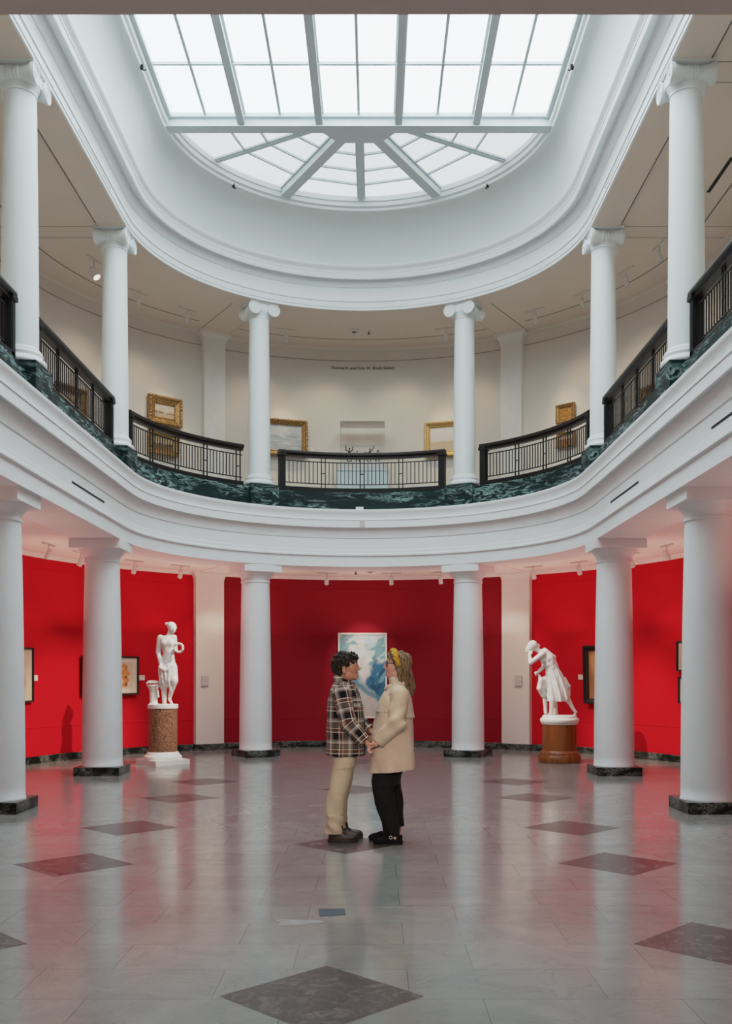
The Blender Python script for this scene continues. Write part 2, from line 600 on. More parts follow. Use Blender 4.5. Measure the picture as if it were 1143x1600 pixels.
# entablature of the lower colonnade: architrave, frieze, cornice, ledge
RI = 3.54
ent = [(4.28, H_LOW + 0.01), (4.26, 3.53), (RI, 3.53), (RI, 3.722), (RI - 0.03, 3.735), (RI - 0.03, 3.765), (RI - 0.012, 3.78), (RI - 0.010, 3.84), (RI, 3.848),
       (RI, 4.06), (RI - 0.012, 4.065), (RI - 0.018, 4.11), (RI - 0.035, 4.17), (RI - 0.045, 4.20), (RI - 0.05, 4.235), (RI - 0.053, 4.275), (RI - 0.098, 4.275), (RI - 0.102, 4.243), (RI - 0.115, 4.243), (RI - 0.12, 4.25),
       (RI - 0.12, 4.378), (RI - 0.13, 4.382), (RI - 0.13, 4.402), (RI - 0.11, 4.412), (RI - 0.115, 4.45), (RI - 0.125, 4.49), (RI - 0.14, 4.52),
       (RI - 0.15, 4.54), (RI - 0.15, 4.575), (RI - 0.135, 4.585), (RI + 0.14, 4.59), (RI + 0.14, H_FLOOR2), (4.28, H_FLOOR2)]
struct(sweep('trim_2', ent, M['plaster'], closed=True, y0=NEAR + 0.0))
# green marble kerb under the balustrade
struct(sweep('trim_3', [(3.70, 4.57), (3.60, 4.57), (3.60, 4.80), (3.645, 4.81), (3.645, 4.94), (3.66, 4.95), (3.86, 4.95), (3.86, 4.57)], M['greenmarble'], closed=True, yc=14.78))
# upper gallery floor
struct(sweep('floor', [(3.7, H_FLOOR2), (RW + 0.1, H_FLOOR2), (RW + 0.1, H_FLOOR2 - 0.1), (3.7, H_FLOOR2 - 0.1)], M['gallery'], closed=True, y0=NEAR))
# upper wall with picture rail
uw = [(RW, H_FLOOR2), (RW, 8.105), (RW - 0.02, 8.11), (RW - 0.02, 8.14), (RW, 8.15), (RW, 8.32), (RW - 0.02, 8.325), (RW - 0.05, H_UP), (RW + 0.2, H_UP), (RW + 0.2, H_FLOOR2)]
struct(sweep('wall_upper', uw, M['gallery'], closed=True, y0=NEAR))
struct(sweep('trim_4', [(RW - 0.018, 8.103), (RW - 0.025, 8.103), (RW - 0.025, 8.110), (RW - 0.018, 8.110)], M['slotgrey'], closed=True, y0=Y0))
# upper ceiling and its fine dark light slot
struct(sweep('ceiling', [(3.975, H_UP), (RW + 0.1, H_UP), (RW + 0.1, H_UP + 0.1), (3.975, H_UP + 0.1)], M['ceil'], closed=True, y0=NEAR))
for a0, a1 in ((180, 127), (118, 62), (53, 0)):
    struct(sweep('trim_5', [(5.225, H_UP - 0.003), (5.245, H_UP - 0.003), (5.245, H_UP + 0.004), (5.225, H_UP + 0.004)], M['slotgrey'], closed=True, y0=Y0,
                 a0=a0, a1=a1, left=(a0 == 180), right=(a1 == 0)))
nb = MB(); nb.box(-3.95, 3.95, NEAR, Y0, H_UP - 0.02, H_UP + 0.15); nb.box(-3.6, 3.6, Y0 - 0.2, Y0, H_UP, 10.2)
struct(nb.build('ceiling', M['ceil']))

# upper entablature with its cornice, cove and skylight rim
U = 3.53
up = [(3.97, H_UP + 0.01), (3.965, 8.345), (U + 0.03, 8.332), (U + 0.02, 8.33), (U, 8.33), (U, 8.375), (U - 0.012, 8.38), (U - 0.012, 8.475), (U - 0.03, 8.485), (U - 0.03, 8.505), (U - 0.012, 8.52), (U - 0.012, 8.535), (U, 8.54),
      (U, 8.745), (U - 0.02, 8.75), (U - 0.03, 8.775), (U - 0.06, 8.80), (U - 0.075, 8.83), (U - 0.08, 8.885), (U - 0.165, 8.885), (U - 0.175, 8.835), (U - 0.20, 8.835), (U - 0.205, 8.845), (U - 0.205, 8.935), (U - 0.215, 8.94),
      (U - 0.215, 8.955), (U - 0.20, 8.96), (U - 0.21, 8.985), (U - 0.235, 9.01), (U - 0.255, 9.03), (U - 0.265, 9.05), (U - 0.265, 9.07), (U - 0.25, 9.08), (3.97, 9.08)]
struct(sweep('ceiling', [(U + 0.028, 8.334), (3.965, 8.334), (3.965, 8.33), (U + 0.028, 8.33)], M['ceil'], closed=True))
struct(sweep('trim_6', up, M['plaster'], closed=True))
cv = []
YSK = 14.5            # centre of the round end of the skylight
for i in range(15):
    t = i / 14 * PI / 2
    cv.append((3.31 - 0.34 * (1 - math.cos(t)), 9.07 + 0.72 * math.sin(t), (YSK - YC) * i / 14))
dS = YSK - YC
cv += [(2.95, 9.79, dS), (2.94, 9.80, dS), (2.94, 9.84, dS), (2.90, 9.86, dS), (2.895, 9.93, dS), (2.87, 9.94, dS), (2.86, 10.06, dS), (3.45, 10.06, dS), (3.45, 9.07, 0.0)]
struct(sweep('trim_7', cv, M['cove'], closed=True))


# skylight: flat field of frosted panes plus the half-round fan
ZS = 10.0
win = bpy.data.objects.new('window_1', None); C.objects.link(win); struct(win)
win.location = (0, 14.8, ZS)
YS0 = Y0 - 14.8
YP = 6.85 - 14.8          # beyond this the glazing turns into the dimmer half-round of the near end
g = MB(); g.add([(-2.9, YS0, 0), (2.9, YS0, 0), (2.9, YP, 0), (-2.9, YP, 0)], [(0, 3, 2, 1)]); g.build('pane', M['panefan'], win)
g = MB(); g.add([(-2.9, YP, 0), (2.9, YP, 0), (2.9, 0, 0), (-2.9, 0, 0)], [(0, 3, 2, 1)])
g.build('pane', M['pane'], win)
for x in (-1.78, -0.6, 0.6, 1.78):
    r = MB(); r.box(x - 0.075, x + 0.075, YS0, 0, -0.02, -0.004); r.box(x - 0.042, x + 0.042, YS0, 0, -0.14, -0.02); r.box(x - 0.055, x + 0.055, YS0, 0, -0.155, -0.135)
    r.build('rafter', M['bar'], win)
for s in (-1, 1):
    r = MB(); r.box(s * 2.86 - 0.03, s * 2.86 + 0.03, YS0, 0, -0.07, -0.002); r.build('side_rail', M['bar'], win)
for x in (-2.32, -1.19, 0.0, 1.19, 2.32):
    r = MB(); r.box(x - 0.02, x + 0.02, YS0, 0, -0.035, -0.003); r.build('glazing_bar', M['bar'], win)
for k in range(1, 9):
    y = -1.27 * k
    r = MB(); r.box(-2.86, 2.86, y - 0.02, y + 0.02, -0.04, -0.003); r.build('glazing_bar', M['bar'], win)
r = MB(); r.box(-2.93, 2.93, -0.01, 0.16, -0.17, 0.02); r.box(-2.93, 2.93, -0.06, 0.21, -0.06, 0.02); r.box(-2.93, 2.93, -0.025, 0.175, -0.185, -0.165)
r.build('cross_beam', M['bar'], win)

fan = bpy.data.objects.new('window_2', None); C.objects.link(fan); struct(fan)
fan.location = (0, 14.8, ZS)
n = 40
OFF = YSK - 14.8
def rim(a, R=2.9):
    """distance from the hub to the skylight rim in direction a"""
    c, s_ = math.cos(a), math.sin(a)
    return s_ * OFF + math.sqrt(max(0.01, s_ * s_ * OFF * OFF + R * R - OFF * OFF))
vs = [(0, 0.05, 0.02)] + [(rim(PI * i / n) * math.cos(PI * i / n), max(0.05, rim(PI * i / n) * math.sin(PI * i / n)), 0.02) for i in range(n + 1)]
MB().add(vs, [(0, i + 2, i + 1) for i in range(n)]).build('pane', M['panefan'], fan)
for ang, w, dp in ((60, 0.17, 0.15), (120, 0.17, 0.15), (90, 0.085, 0.07), (29, 0.06, 0.05), (151, 0.06, 0.05)):
    a = math.radians(ang)
    r = MB(); p0 = (0.35 * math.cos(a), 0.35 * math.sin(a), 0.02 - dp / 2); p1 = (rim(a) * math.cos(a), rim(a) * math.sin(a), 0.02 - dp / 2)
    r.bar(p0, p1, w, dp)
    r.bar((p0[0], p0[1], 0.0), (p1[0], p1[1], 0.0), w + 0.06, 0.03)
    r.build('fan_rib', M['bar'], fan)
sect = [0, 29, 60, 90, 120, 151, 180]
for rad in (1.15, 1.66, 2.12):
    r = MB()
    for i in range(6):
        a, b_ = math.radians(sect[i]), math.radians(sect[i + 1])
        if rad < 1.0 and i in (0, 5):
            continue
        r.bar((rad * math.cos(a), rad * math.sin(a), 0.0), (rad * math.cos(b_), rad * math.sin(b_), 0.0), 0.03, 0.035)
    r.build('glazing_bar', M['bar'], fan)
hub = MB()
hv = [(0.62 * math.cos(math.radians(a)), 0.62 * math.sin(math.radians(a))) for a in (0, 45, 90, 135, 180)]
hv = [(0.60, 0.0), (0.60, 0.18), (0.32, 0.52), (-0.32, 0.52), (-0.60, 0.18), (-0.60, 0.0)]
bm_v = [(x, y, -0.15) for x, y in hv] + [(x, y, 0.02) for x, y in hv]
hub.add(bm_v, [tuple(range(6)), tuple(range(11, 5, -1))] + [(i, i + 6, (i + 1) % 6 + 6, (i + 1) % 6) for i in range(6)])
hub.build('hub', M['bar'], fan)
# little dark hooks on the skylight rim
for (x, y, lab) in ((-2.93, 13.3, 'small dark hook on skylight rim at left of the flat panes'), (2.93, 13.3, 'small dark hook on skylight rim at right of the flat panes'),
                    (-2.15, 16.53, 'small dark hook on skylight rim left of the fan'), (2.15, 16.53, 'small dark hook on skylight rim right of the fan')):
    h = MB(); h.box(x - 0.02, x + 0.02, y - 0.02, y + 0.02, 9.76, 9.815); h.tube([(x, y, 9.765), (x * 0.99, y, 9.74), (x * 0.98, y, 9.75)], 0.008, 6)
    o = h.build('ceiling_hook', M['slot']); tag(o, lab, 'hook', 'hooks on the skylight rim')

# radial ceiling beams between the columns and the wall, upper and lower
def radial_beam(name, ang, w, z0, z1, r0, r1, mat, line):
    a = math.radians(ang)
    m = Matrix.Translation((0, YC, 0)) @ Matrix.Rotation(a, 4, 'Z')
    b = MB(); b.box(r0, r1, -w / 2, w / 2, z0, z1, m)
    struct(b.build(name, mat))
    for s_ in (-1, 1):
        b = MB(); b.box(r0, r1, s_ * (w / 2 + 0.004) - 0.004, s_ * (w / 2 + 0.004) + 0.004, z0 + 0.001, z1, m)
        struct(b.build(name, line))
for ang in (58.2, 121.8):
    radial_beam('trim_8', ang, 0.60, H_UP - 0.006, H_UP + 0.01, 3.98, RW, M['ceil'], M['slotgrey'])
    radial_beam('trim_9', ang, 0.66, H_LOW - 0.008, H_LOW + 0.01, 4.27, RW, M['ceil_low'], M['ceil'])
for sx in (-1, 1):
    for y in (15.13, 11.12, 7.1):
        for dy in (-0.19, 0.19):
            b = MB(); b.box(min(sx * 3.98, sx * RW), max(sx * 3.98, sx * RW), y + dy - 0.004, y + dy + 0.004, H_UP - 0.003, H_UP + 0.01); struct(b.build('trim_8', M['slotgrey']))
    for (y0_, y1_) in ((14.75, 11.4), (10.8, 7.3)):
        b = MB(); b.box(sx * 3.972 - 0.008, sx * 3.972 + 0.008, y1_, y0_, 8.327, H_UP); struct(b.build('trim_8', M['slotgrey']))


# ================================================================== COLUMNS
def lower_column():
    t = thing('round_column', '', 'column')
    b = MB(); b.box(-0.34, 0.34, -0.34, 0.34, 0, 0.125); b.build('plinth', M['blackmarble'], t)
    prof = [(0.308, 0.125), (0.308, 0.145), (0.300, 0.155)]
    for i in range(1, 25):
        u = i / 24
        prof.append((0.300 - 0.043 * (u ** 1.6), 0.155 + 3.05 * u))
    MB().lathe(prof, 56).build('shaft', M['column'], t, 40)
    ech = [(0.256, 3.20), (0.270, 3.205), (0.270, 3.235), (0.258, 3.24), (0.262, 3.27), (0.285, 3.31), (0.318, 3.35), (0.345, 3.385), (0.350, 3.397)]
    MB().lathe(ech, 56).build('capital', M['column'], t, 40)
    b = MB(); b.box(-0.365, 0.365, -0.362, 0.40, 3.395, 3.534); b.build('abacus', M['plaster'], t)
    return t


LC = [(-3.90, 14.85, 90, 'white round lower column between the left artwork and the marble statue with wreath'),
      (3.88, 14.85, -90, 'white round lower column right of the leaning marble statue'),
      (-1.97, 18.12, 30, 'white round lower column on the left end of the burgundy wall'),
      (1.97, 18.12, -30, 'white round lower column on the right end of the burgundy wall'),
      (-3.95, 10.84, 90, 'nearest white round lower column, cut by the left edge of the photo'),
      (3.95, 10.84, -90, 'nearest white round lower column, by the right edge of the photo')]
proto = lower_column()
for i, (x, y, rz, lab) in enumerate(LC):
    o = proto if i == 0 else copy_tree(proto)
    o.location = (x, y, 0); o.rotation_euler = (0, 0, math.radians(rz)); tag(o, lab, 'column', 'round columns of the lower floor')

def upper_column():
    t = thing('ionic_column', '', 'column')
    b = MB(); b.box(-0.275, 0.275, -0.275, 0.275, 0, 0.42); b.build('plinth', M['greenmarble'], t)
    base = [(0.27, 0.42), (0.285, 0.43), (0.29, 0.455), (0.283, 0.48), (0.262, 0.49), (0.25, 0.505), (0.245, 0.525), (0.252, 0.535), (0.255, 0.55), (0.248, 0.568),
            (0.232, 0.575), (0.232, 0.592), (0.218, 0.60), (0.210, 0.62)]
    MB().lathe(base, 48).build('base', M['column'], t, 50)
    prof = []
    for i in range(21):
        u = i / 20
        prof.append((0.206 - 0.026 * (u ** 1.5), 0.61 + 2.93 * u))
    MB().lathe(prof, 48).build('shaft', M['column'], t, 40)
    c = MB()
    c.lathe([(0.178, 3.48), (0.192, 3.485), (0.192, 3.505), (0.182, 3.51), (0.19, 3.54), (0.215, 3.575), (0.22, 3.60), (0.20, 3.62)], 48)
    c.box(-0.20, 0.20, -0.225, 0.225, 3.60, 3.745)
    c.box(-0.275, 0.275, -0.25, 0.25, 3.735, 3.772)
    cap = c.build('capital', M['column'], t, 40)
    for s in (-1, 1):
        m = Matrix.Translation((s * 0.19, 0, 3.638)) @ Matrix.Rotation(PI / 2, 4, 'X')
        pr = [(0.0001, -0.255), (0.028, -0.258), (0.030, -0.248), (0.062, -0.246), (0.066, -0.254), (0.076, -0.254), (0.079, -0.246), (0.100, -0.246), (0.104, -0.256), (0.117, -0.254), (0.118, -0.215)]
        bol = [(0.100, -0.19), (0.076, -0.11), (0.068, -0.075)]
        for k in (-1.5, -0.5, 0.5, 1.5):
            y = k * 0.038
            bol += [(0.068, y - 0.012), (0.080, y - 0.006), (0.080, y + 0.006), (0.068, y + 0.012)]
        bol += [(0.068, 0.075), (0.076, 0.11), (0.100, 0.19)]
        full = pr + bol + [(r, -z) for r, z in reversed(pr)]
        MB().lathe(full, 32, m, cap=False).build('volute', M['column'], cap, 40)
    return t


UC = [(-3.78, 15.12, 88, 'white ionic upper column left of the upper gilt pair of paintings'),
      (3.78, 15.12, -88, 'white ionic upper column right of the small gilt pair of paintings'),
      (-1.90, 18.08, 30, 'white ionic upper column in front of the grey seascape painting'),
      (1.90, 18.08, -30, 'white ionic upper column in front of the pale gold framed painting'),
      (-3.78, 11.08, 90, 'nearest white ionic upper column at the left edge of the photo'),
      (3.78, 11.08, -90, 'nearest white ionic upper column at the right edge of the photo')]
proto = upper_column()
for i, (x, y, rz, lab) in enumerate(UC):
    o = proto if i == 0 else copy_tree(proto)
    o.location = (x, y, 4.575); o.rotation_euler = (0, 0, math.radians(rz)); tag(o, lab, 'column', 'ionic columns of the upper gallery')


# ================================================================== PILASTERS
def pilaster(w, d, z0, z1, wt, flare, base, mat, lab, ang, group):
    t = thing('wall_pilaster', lab, 'pilaster', (RW * math.cos(math.radians(ang)) , YC + RW * math.sin(math.radians(ang)), z0), math.radians(ang - 90), group)
    H = z1 - z0
    prof = [(w / 2, 0.0), (w / 2, H - flare)]
    for i in range(1, 9):
        a = i / 8 * PI / 2
        prof.append((w / 2 + (wt - w) / 2 * (1 - math.cos(a)), H - flare + flare * 0.82 * math.sin(a)))
    prof.append((wt / 2, H))
    vs, fs = [], []
    for (hw, z) in prof:
        e = (hw - w / 2) * 0.8
        vs += [(-hw, 0.06, z), (-hw, -d - e, z), (hw, -d - e, z), (hw, 0.06, z)]
    for j in range(len(prof) - 1):
        for k in range(3):
            fs.append((j * 4 + k, j * 4 + k + 1, (j + 1) * 4 + k + 1, (j + 1) * 4 + k))
    link_mesh('shaft', vs, fs, mat, t, 35)
    if base:
        b = MB(); b.box(-w / 2 - 0.02, w / 2 + 0.02, -d - 0.022, 0.05, 0, 0.127); b.build('plinth', M['blackmarble'], t)
    return t


for s, nm in ((1, 'right'), (-1, 'left')):
    ang = 90 - s * 32.6
    pilaster(0.60, 0.14, 0.0, H_LOW, 0.74, 0.20, True, M['pilaster'], 'broad white wall pilaster between red and burgundy walls, on the ' + nm, ang, 'pilasters of the lower floor')
    pilaster(0.45, 0.14, H_FLOOR2, H_UP, 0.66, 0.30, False, M['pilaster'], 'pale wall pilaster of the upper gallery behind the %s balustrade' % nm, 90 - s * 31.6, 'pilasters of the upper gallery')


# ================================================================== BALUSTRADES
RR = 3.76
def rail_point(kind, s, R=RR):
    """kind 'arc': s = angle in degrees; 'L'/'R': s = y on the straight side"""
    if kind == 'arc':
        a = math.radians(s)
        return Vector((R * math.cos(a), 14.78 + R * math.sin(a), 0))
    return Vector((-R if kind == 'L' else R, s, 0))


def balustrade(kind, s0, s1, lab, post0=True, post1=True, panels=4):
    L = math.radians(abs(s1 - s0)) * RR if kind == 'arc' else abs(s1 - s0)
    mid = rail_point(kind, (s0 + s1) / 2)
    base = Vector((mid.x, mid.y, 4.95))
    t = thing('balustrade', lab, 'railing', base, 0, 'balustrade sections of the upper gallery')
    nseg = 20 if kind == 'arc' else 2

    def P(u, z, off=0.0):
        p = rail_point(kind, s0 + (s1 - s0) * u, RR + off)
        return Vector((p.x, p.y, z)) - base

    def strip(name, w, z0, z1, mat, prof=None):
        pr = prof or [(-w / 2, z0), (w / 2, z0), (w / 2, z1), (-w / 2, z1)]
        vs, fs = [], []
        k = len(pr)
        for i in range(nseg + 1):
            for (o, z) in pr:
                vs.append(P(i / nseg, z, o))
        for i in range(nseg):
            for j in range(k):
                fs.append((i * k + j, i * k + (j + 1) % k, (i + 1) * k + (j + 1) % k, (i + 1) * k + j))
        fs.append(tuple(range(k))); fs.append(tuple(nseg * k + j for j in reversed(range(k))))
        return link_mesh(name, vs, fs, mat, t, 30 if kind == 'arc' else None)

    strip('handrail', 0, 0, 0, M['railwood'], [(-0.045, 5.60), (0.045, 5.60), (0.045, 5.635), (0.08, 5.65), (0.085, 5.675), (0.075, 5.705), (0.03, 5.716), (-0.03, 5.716), (-0.075, 5.705), (-0.085, 5.675), (-0.08, 5.65), (-0.045, 5.635)])
    strip('top_bar', 0.016, 5.518, 5.534, M['iron'])
    strip('bottom_bar', 0.016, 5.108, 5.124, M['iron'])
    strip('kerb_plate', 0.12, 4.95, 5.035, M['iron'])
    for u, on in ((0.0, post0), (1.0, post1)):
        if not on:
            continue
        sgn = 1 if u == 0 else -1
        du = 0.055 / L
        c = P(u + sgn * du, 0)
        d = (P(u + sgn * du * 2, 0) - P(u, 0)); d.z = 0
        rz = math.atan2(d.y, d.x)
        m = Matrix.Translation((c.x, c.y, 0)) @ Matrix.Rotation(rz, 4, 'Z')
        b = MB()
        b.box(-0.055, 0.055, -0.06, 0.06, 4.95 - base.z, 5.60 - base.z, m)
        b.box(-0.03, 0.03, -0.066, 0.066, 5.06 - base.z, 5.55 - base.z, m)
        b.box(-0.07, 0.07, -0.085, 0.085, 5.595 - base.z, 5.65 - base.z, m)
        b.build('end_post', M['iron'], t)
    # doubled uprights with a short link, slim balusters in between
    inset = 0.12
    usable = L - 2 * inset
    pair = 0.075
    step = usable / panels
    nb_ = 9
    slim = None; tall = None
    def upright(x, z0, z1, w, name, shared):
        u = x / L
        c = P(u, 0)
        d = P(min(1, u + 0.01), 0) - P(max(0, u - 0.01), 0)
        rz = math.atan2(d.y, d.x)
        if shared is None:
            b = MB(); b.box(-w / 2, w / 2, -w / 2, w / 2, z0 - base.z, z1 - base.z)
            o = b.build(name, M['iron'], t)
        else:
            o = bpy.data.objects.new(name, shared.data); C.objects.link(o); o.parent = t
        o.location = (c.x, c.y, 0); o.rotation_euler = (0, 0, rz)
        return o
    for k in range(panels + 1):
        xc = inset + step * k
        xs = [xc - pair / 2, xc + pair / 2]
        if k == 0:
            xs = [xc] if post0 else [xc - 0.08, xc]
        if k == panels:
            xs = [xc] if post1 else [xc, xc + 0.08]
        for x in xs:
            tall = upright(x, 5.035, 5.60, 0.018, 'upright', tall)
        lk = MB()
        a, b_ = (xs[0], xs[-1]) if len(xs) == 2 else ((xs[0] - 0.08, xs[0]) if k == 0 else (xs[0], xs[0] + 0.08))
        lk.bar(P(a / L, 5.315), P(b_ / L, 5.315), 0.014, 0.016)
        lk.build('link_bar', M['iron'], t)
        if k < panels:
            xa = xc + (pair / 2 if k > 0 else 0)
            xb = xc + step - (pair / 2 if k < panels - 1 else 0)
            for q in range(1, nb_):
                slim = upright(xa + (xb - xa) * q / nb_, 5.116, 5.526, 0.0125, 'baluster', slim)
    return t


gap = 5.6
balustrade('arc', 119.9 - gap, 60.1 + gap, 'curved dark balustrade at the centre, in front of the glass display case')
balustrade('arc', 119.9 + gap, 174.8 - gap, 'curved dark balustrade in front of the left pair of gilt paintings', post0=False)
balustrade('arc', 60.1 - gap, 5.2 + gap, 'curved dark balustrade in front of the right pair of small gilt paintings')
balustrade('L', 14.75, 11.45, 'straight dark balustrade between the two left ionic columns')
balustrade('R', 14.75, 11.45, 'straight dark balustrade between the two right ionic columns')
balustrade('L', 10.72, 7.4, 'dark balustrade section cut by the left edge of the photo')
balustrade('R', 10.72, 7.4, 'dark balustrade section cut by the right edge of the photo')


# ================================================================== FIXTURES IN THE CEILINGS AND FASCIAS
def wall_frame(ang):
    return Matrix.Translation((0, YC, 0)) @ Matrix.Rotation(math.radians(ang), 4, 'Z')


for sx, nm in ((-1, 'left'), (1, 'right')):
    for (y0, y1, nm2) in ((12.2, 13.65, 'far'), (8.15, 9.55, 'near')):
        if sx < 0 and nm2 == 'near':
            continue
        b = MB(); x = sx * (RI - 0.004); b.box(min(x, x + sx * 0.02), max(x, x + sx * 0.02), y0, y1, 3.905, 3.93)
        fr = b.build('air_slot', M['slot'])
        tag(fr, 'thin black air slot in the white lower fascia, %s side%s' % (nm, ', nearer one' if nm2 == 'near' else (', farther one' if sx > 0 else '')), 'vent', 'air slots in the lower fascia')
    b = MB(); x = sx * (U - 0.014); b.box(min(x, x + sx * 0.02), max(x, x + sx * 0.02), 12.4, 13.9, 8.425, 8.437)
    tag(b.build('air_slot', M['slotgrey']), 'faint grey air slot in the upper fascia, %s side' % nm, 'vent', 'air slots in the upper fascia')


def track_light(px, zc, ztop, R, ang_in, lab, group, big=False, lit=False):
    d = (px - VPX) / FPX
    x, y = wall_pt(px, R)
    # aim outward to the wall
    v = Vector((x, y - YC, 0)) if y > YC else Vector((x, 0, 0))
    rz = math.atan2(v.y, v.x)
    t = thing('track_spotlight', lab, 'spotlight', (x, y, ztop), rz, group)
    b = MB(); b.box(-0.02, 0.02, -0.20, 0.20, -0.022, 0.0); b.build('track', M['fixture'], t)
    MB().tube([(0, 0, -0.015), (0, 0, zc - ztop + 0.06)], 0.012, 8).build('stem', M['fixture'], t, 60)
    r = 0.075 if big else 0.042
    hl = 0.2 if big else 0.17
    m = Matrix.Translation((0, 0, zc - ztop)) @ Matrix.Rotation(math.radians(ang_in), 4, 'Y')
    hd = MB().lathe([(r * 0.7, hl * 0.5), (r, hl * 0.42), (r, -hl * 0.45), (r * 0.92, -hl * 0.5), (r * 0.80, -hl * 0.44)], 20, m).build('lamp_head', M['fixture'], t, 40)
    MB().lathe([(0.001, -hl * 0.452), (r * 0.78, -hl * 0.455)], 16, m, cap=False).build('lens', M['lampglow'] if lit else M['fixture'], hd)
    return t


low_px = [(76, 'by the left edge, beside the nearest column'), (126, 'left of the second column'), (210, 'right of the second left column'), (282, 'next to the left pilaster'),
          (510, 'over the burgundy wall, left one'), (611, 'over the burgundy wall, middle one'), (688, 'over the burgundy wall, right one'),
          (833, 'next to the right pilaster'), (904, 'above the leaning statue'), (986, 'right of the second right column'), (1041, 'beside the nearest right column')]
for px, w in low_px:
    track_light(px, 3.40, H_LOW, 4.9, -25, 'small white track spotlight on the lower ceiling ' + w, 'track spotlights of the lower ceiling')
up_px = [(216, 'behind the second left column'), (292, 'left of the left pilaster'), (447, 'right of the seascape column'), (696, 'left of the pale gold painting column'),
         (836, 'right of the right pilaster'), (909, 'beside the second right column'), (978, 'between the two right columns, farther one'), (1030, 'between the two right columns, nearer one')]
for px, w in up_px:
    track_light(px, 8.18, H_UP, 4.85, -15, 'small white track spotlight on the upper ceiling ' + w, 'track spotlights of the upper ceiling')
track_light(147, 8.14, H_UP, 4.6, 35, 'large lit white spotlight on the upper ceiling between the two left columns', 'track spotlights of the upper ceiling', big=True, lit=True)


def ceiling_disc(name, x, y, z, r, h, lab, cat, stalk=False):
    t = thing(name, lab, cat, (x, y, z))
    MB().lathe([(r * 0.8, -h), (r, -h * 0.5), (r, 0)], 24).build('cover', M['fixture'], t, 50)
    if stalk:
        MB().lathe([(0.012, -h - 0.06), (0.03, -h - 0.055), (0.012, -h - 0.02), (0.012, -h)], 12).build('sprinkler_head', M['slotgrey'], t, 40)
    else:
        MB().lathe([(r * 0.35, -h - 0.012), (r * 0.4, -h)], 16).build('sensor', M['slotgrey'], t, 40)


def ceil_xy(px, py, z):
    y = FPX * (z - CAMZ) / (VPY - py)
    return CAMX + (px - VPX) / FPX * y, y


x, y = ceil_xy(578, 891.5, H_LOW); ceiling_disc('smoke_detector', x, y, H_LOW, 0.10, 0.03, 'round smoke detector on the lower ceiling above the burgundy wall', 'detector')
x, y = ceil_xy(555.5, 892, H_LOW); ceiling_disc('ceiling_sprinkler', x, y, H_LOW, 0.05, 0.012, 'small sprinkler on the lower ceiling above the burgundy wall', 'sprinkler', True)
x, y = ceil_xy(553, 516, H_UP); ceiling_disc('smoke_detector', x, y, H_UP, 0.11, 0.035, 'round smoke detector on the upper ceiling near the wall lettering', 'detector')
x, y = ceil_xy(576, 517, H_UP); ceiling_disc('ceiling_sprinkler', x, y, H_UP, 0.05, 0.012, 'small sprinkler on the upper ceiling beside the smoke detector', 'sprinkler', True)
# sensor box on the ledge and plate on the cornice
b = MB(); b.box(-0.11, 0.03, 14.75 + 3.42, 14.75 + 3.50, 4.588, 4.635); tag(b.build('sensor_box', M['plaster']), 'small white box standing on the ledge below the centre balustrade', 'sensor')
b = MB(); b.box(-0.04, 0.06, 14.75 + 3.412, 14.75 + 3.424, 4.255, 4.37); tag(b.build('access_plate', M['greycard']), 'small grey plate on the white cornice under the ledge box', 'plate')
# black slots in the upper ceiling
for (p0, p1, lab) in (((1055, 408), (1063, 394), 'short dark ceiling slot right of the nearest right column'), ((1106, 300), (1143, 246), 'long dark ceiling slot at the right edge of the photo')):
    a = ceil_xy(p0[0], p0[1], H_UP); c = ceil_xy(p1[0], p1[1], H_UP)
    b = MB(); b.bar((a[0], a[1], H_UP - 0.002), (c[0], c[1], H_UP - 0.002), 0.05, 0.012); tag(b.build('ceiling_slot', M['slot']), lab, 'vent', 'dark ceiling slots')

# ================================================================== PICTURES
def fbm(x, y, z=0.0, o=4):
    return mnoise.fractal(Vector((x, y, z)), 0.9, 2.0, o)


def lerp3(a, b, t):
    t = max(0.0, min(1.0, t))
    return tuple(a[i] + (b[i] - a[i]) * t for i in range(3))


def sst(a, b, x):
    t = max(0.0, min(1.0, (x - a) / (b - a)))
    return t * t * (3 - 2 * t)


def canvas(parent, w, h, fn, y=-0.02, nu=48, nv=48, name='canvas'):
    vs = [((i / nu - 0.5) * w, y, (j / nv - 0.5) * h) for j in range(nv + 1) for i in range(nu + 1)]
    fs = [(j * (nu + 1) + i, j * (nu + 1) + i + 1, (j + 1) * (nu + 1) + i + 1, (j + 1) * (nu + 1) + i) for j in range(nv) for i in range(nu)]
    o = link_mesh(name, vs, fs, M['canvas'], parent)
    ca = o.data.color_attributes.new('paint', 'FLOAT_COLOR', 'POINT')
    cols = []
    for j in range(nv + 1):
        for i in range(nu + 1):
            c = fn(i / nu, j / nv)
            cols += [max(0, c[0]), max(0, c[1]), max(0, c[2]), 1.0]
    ca.data.foreach_set('color', cols)
    return o


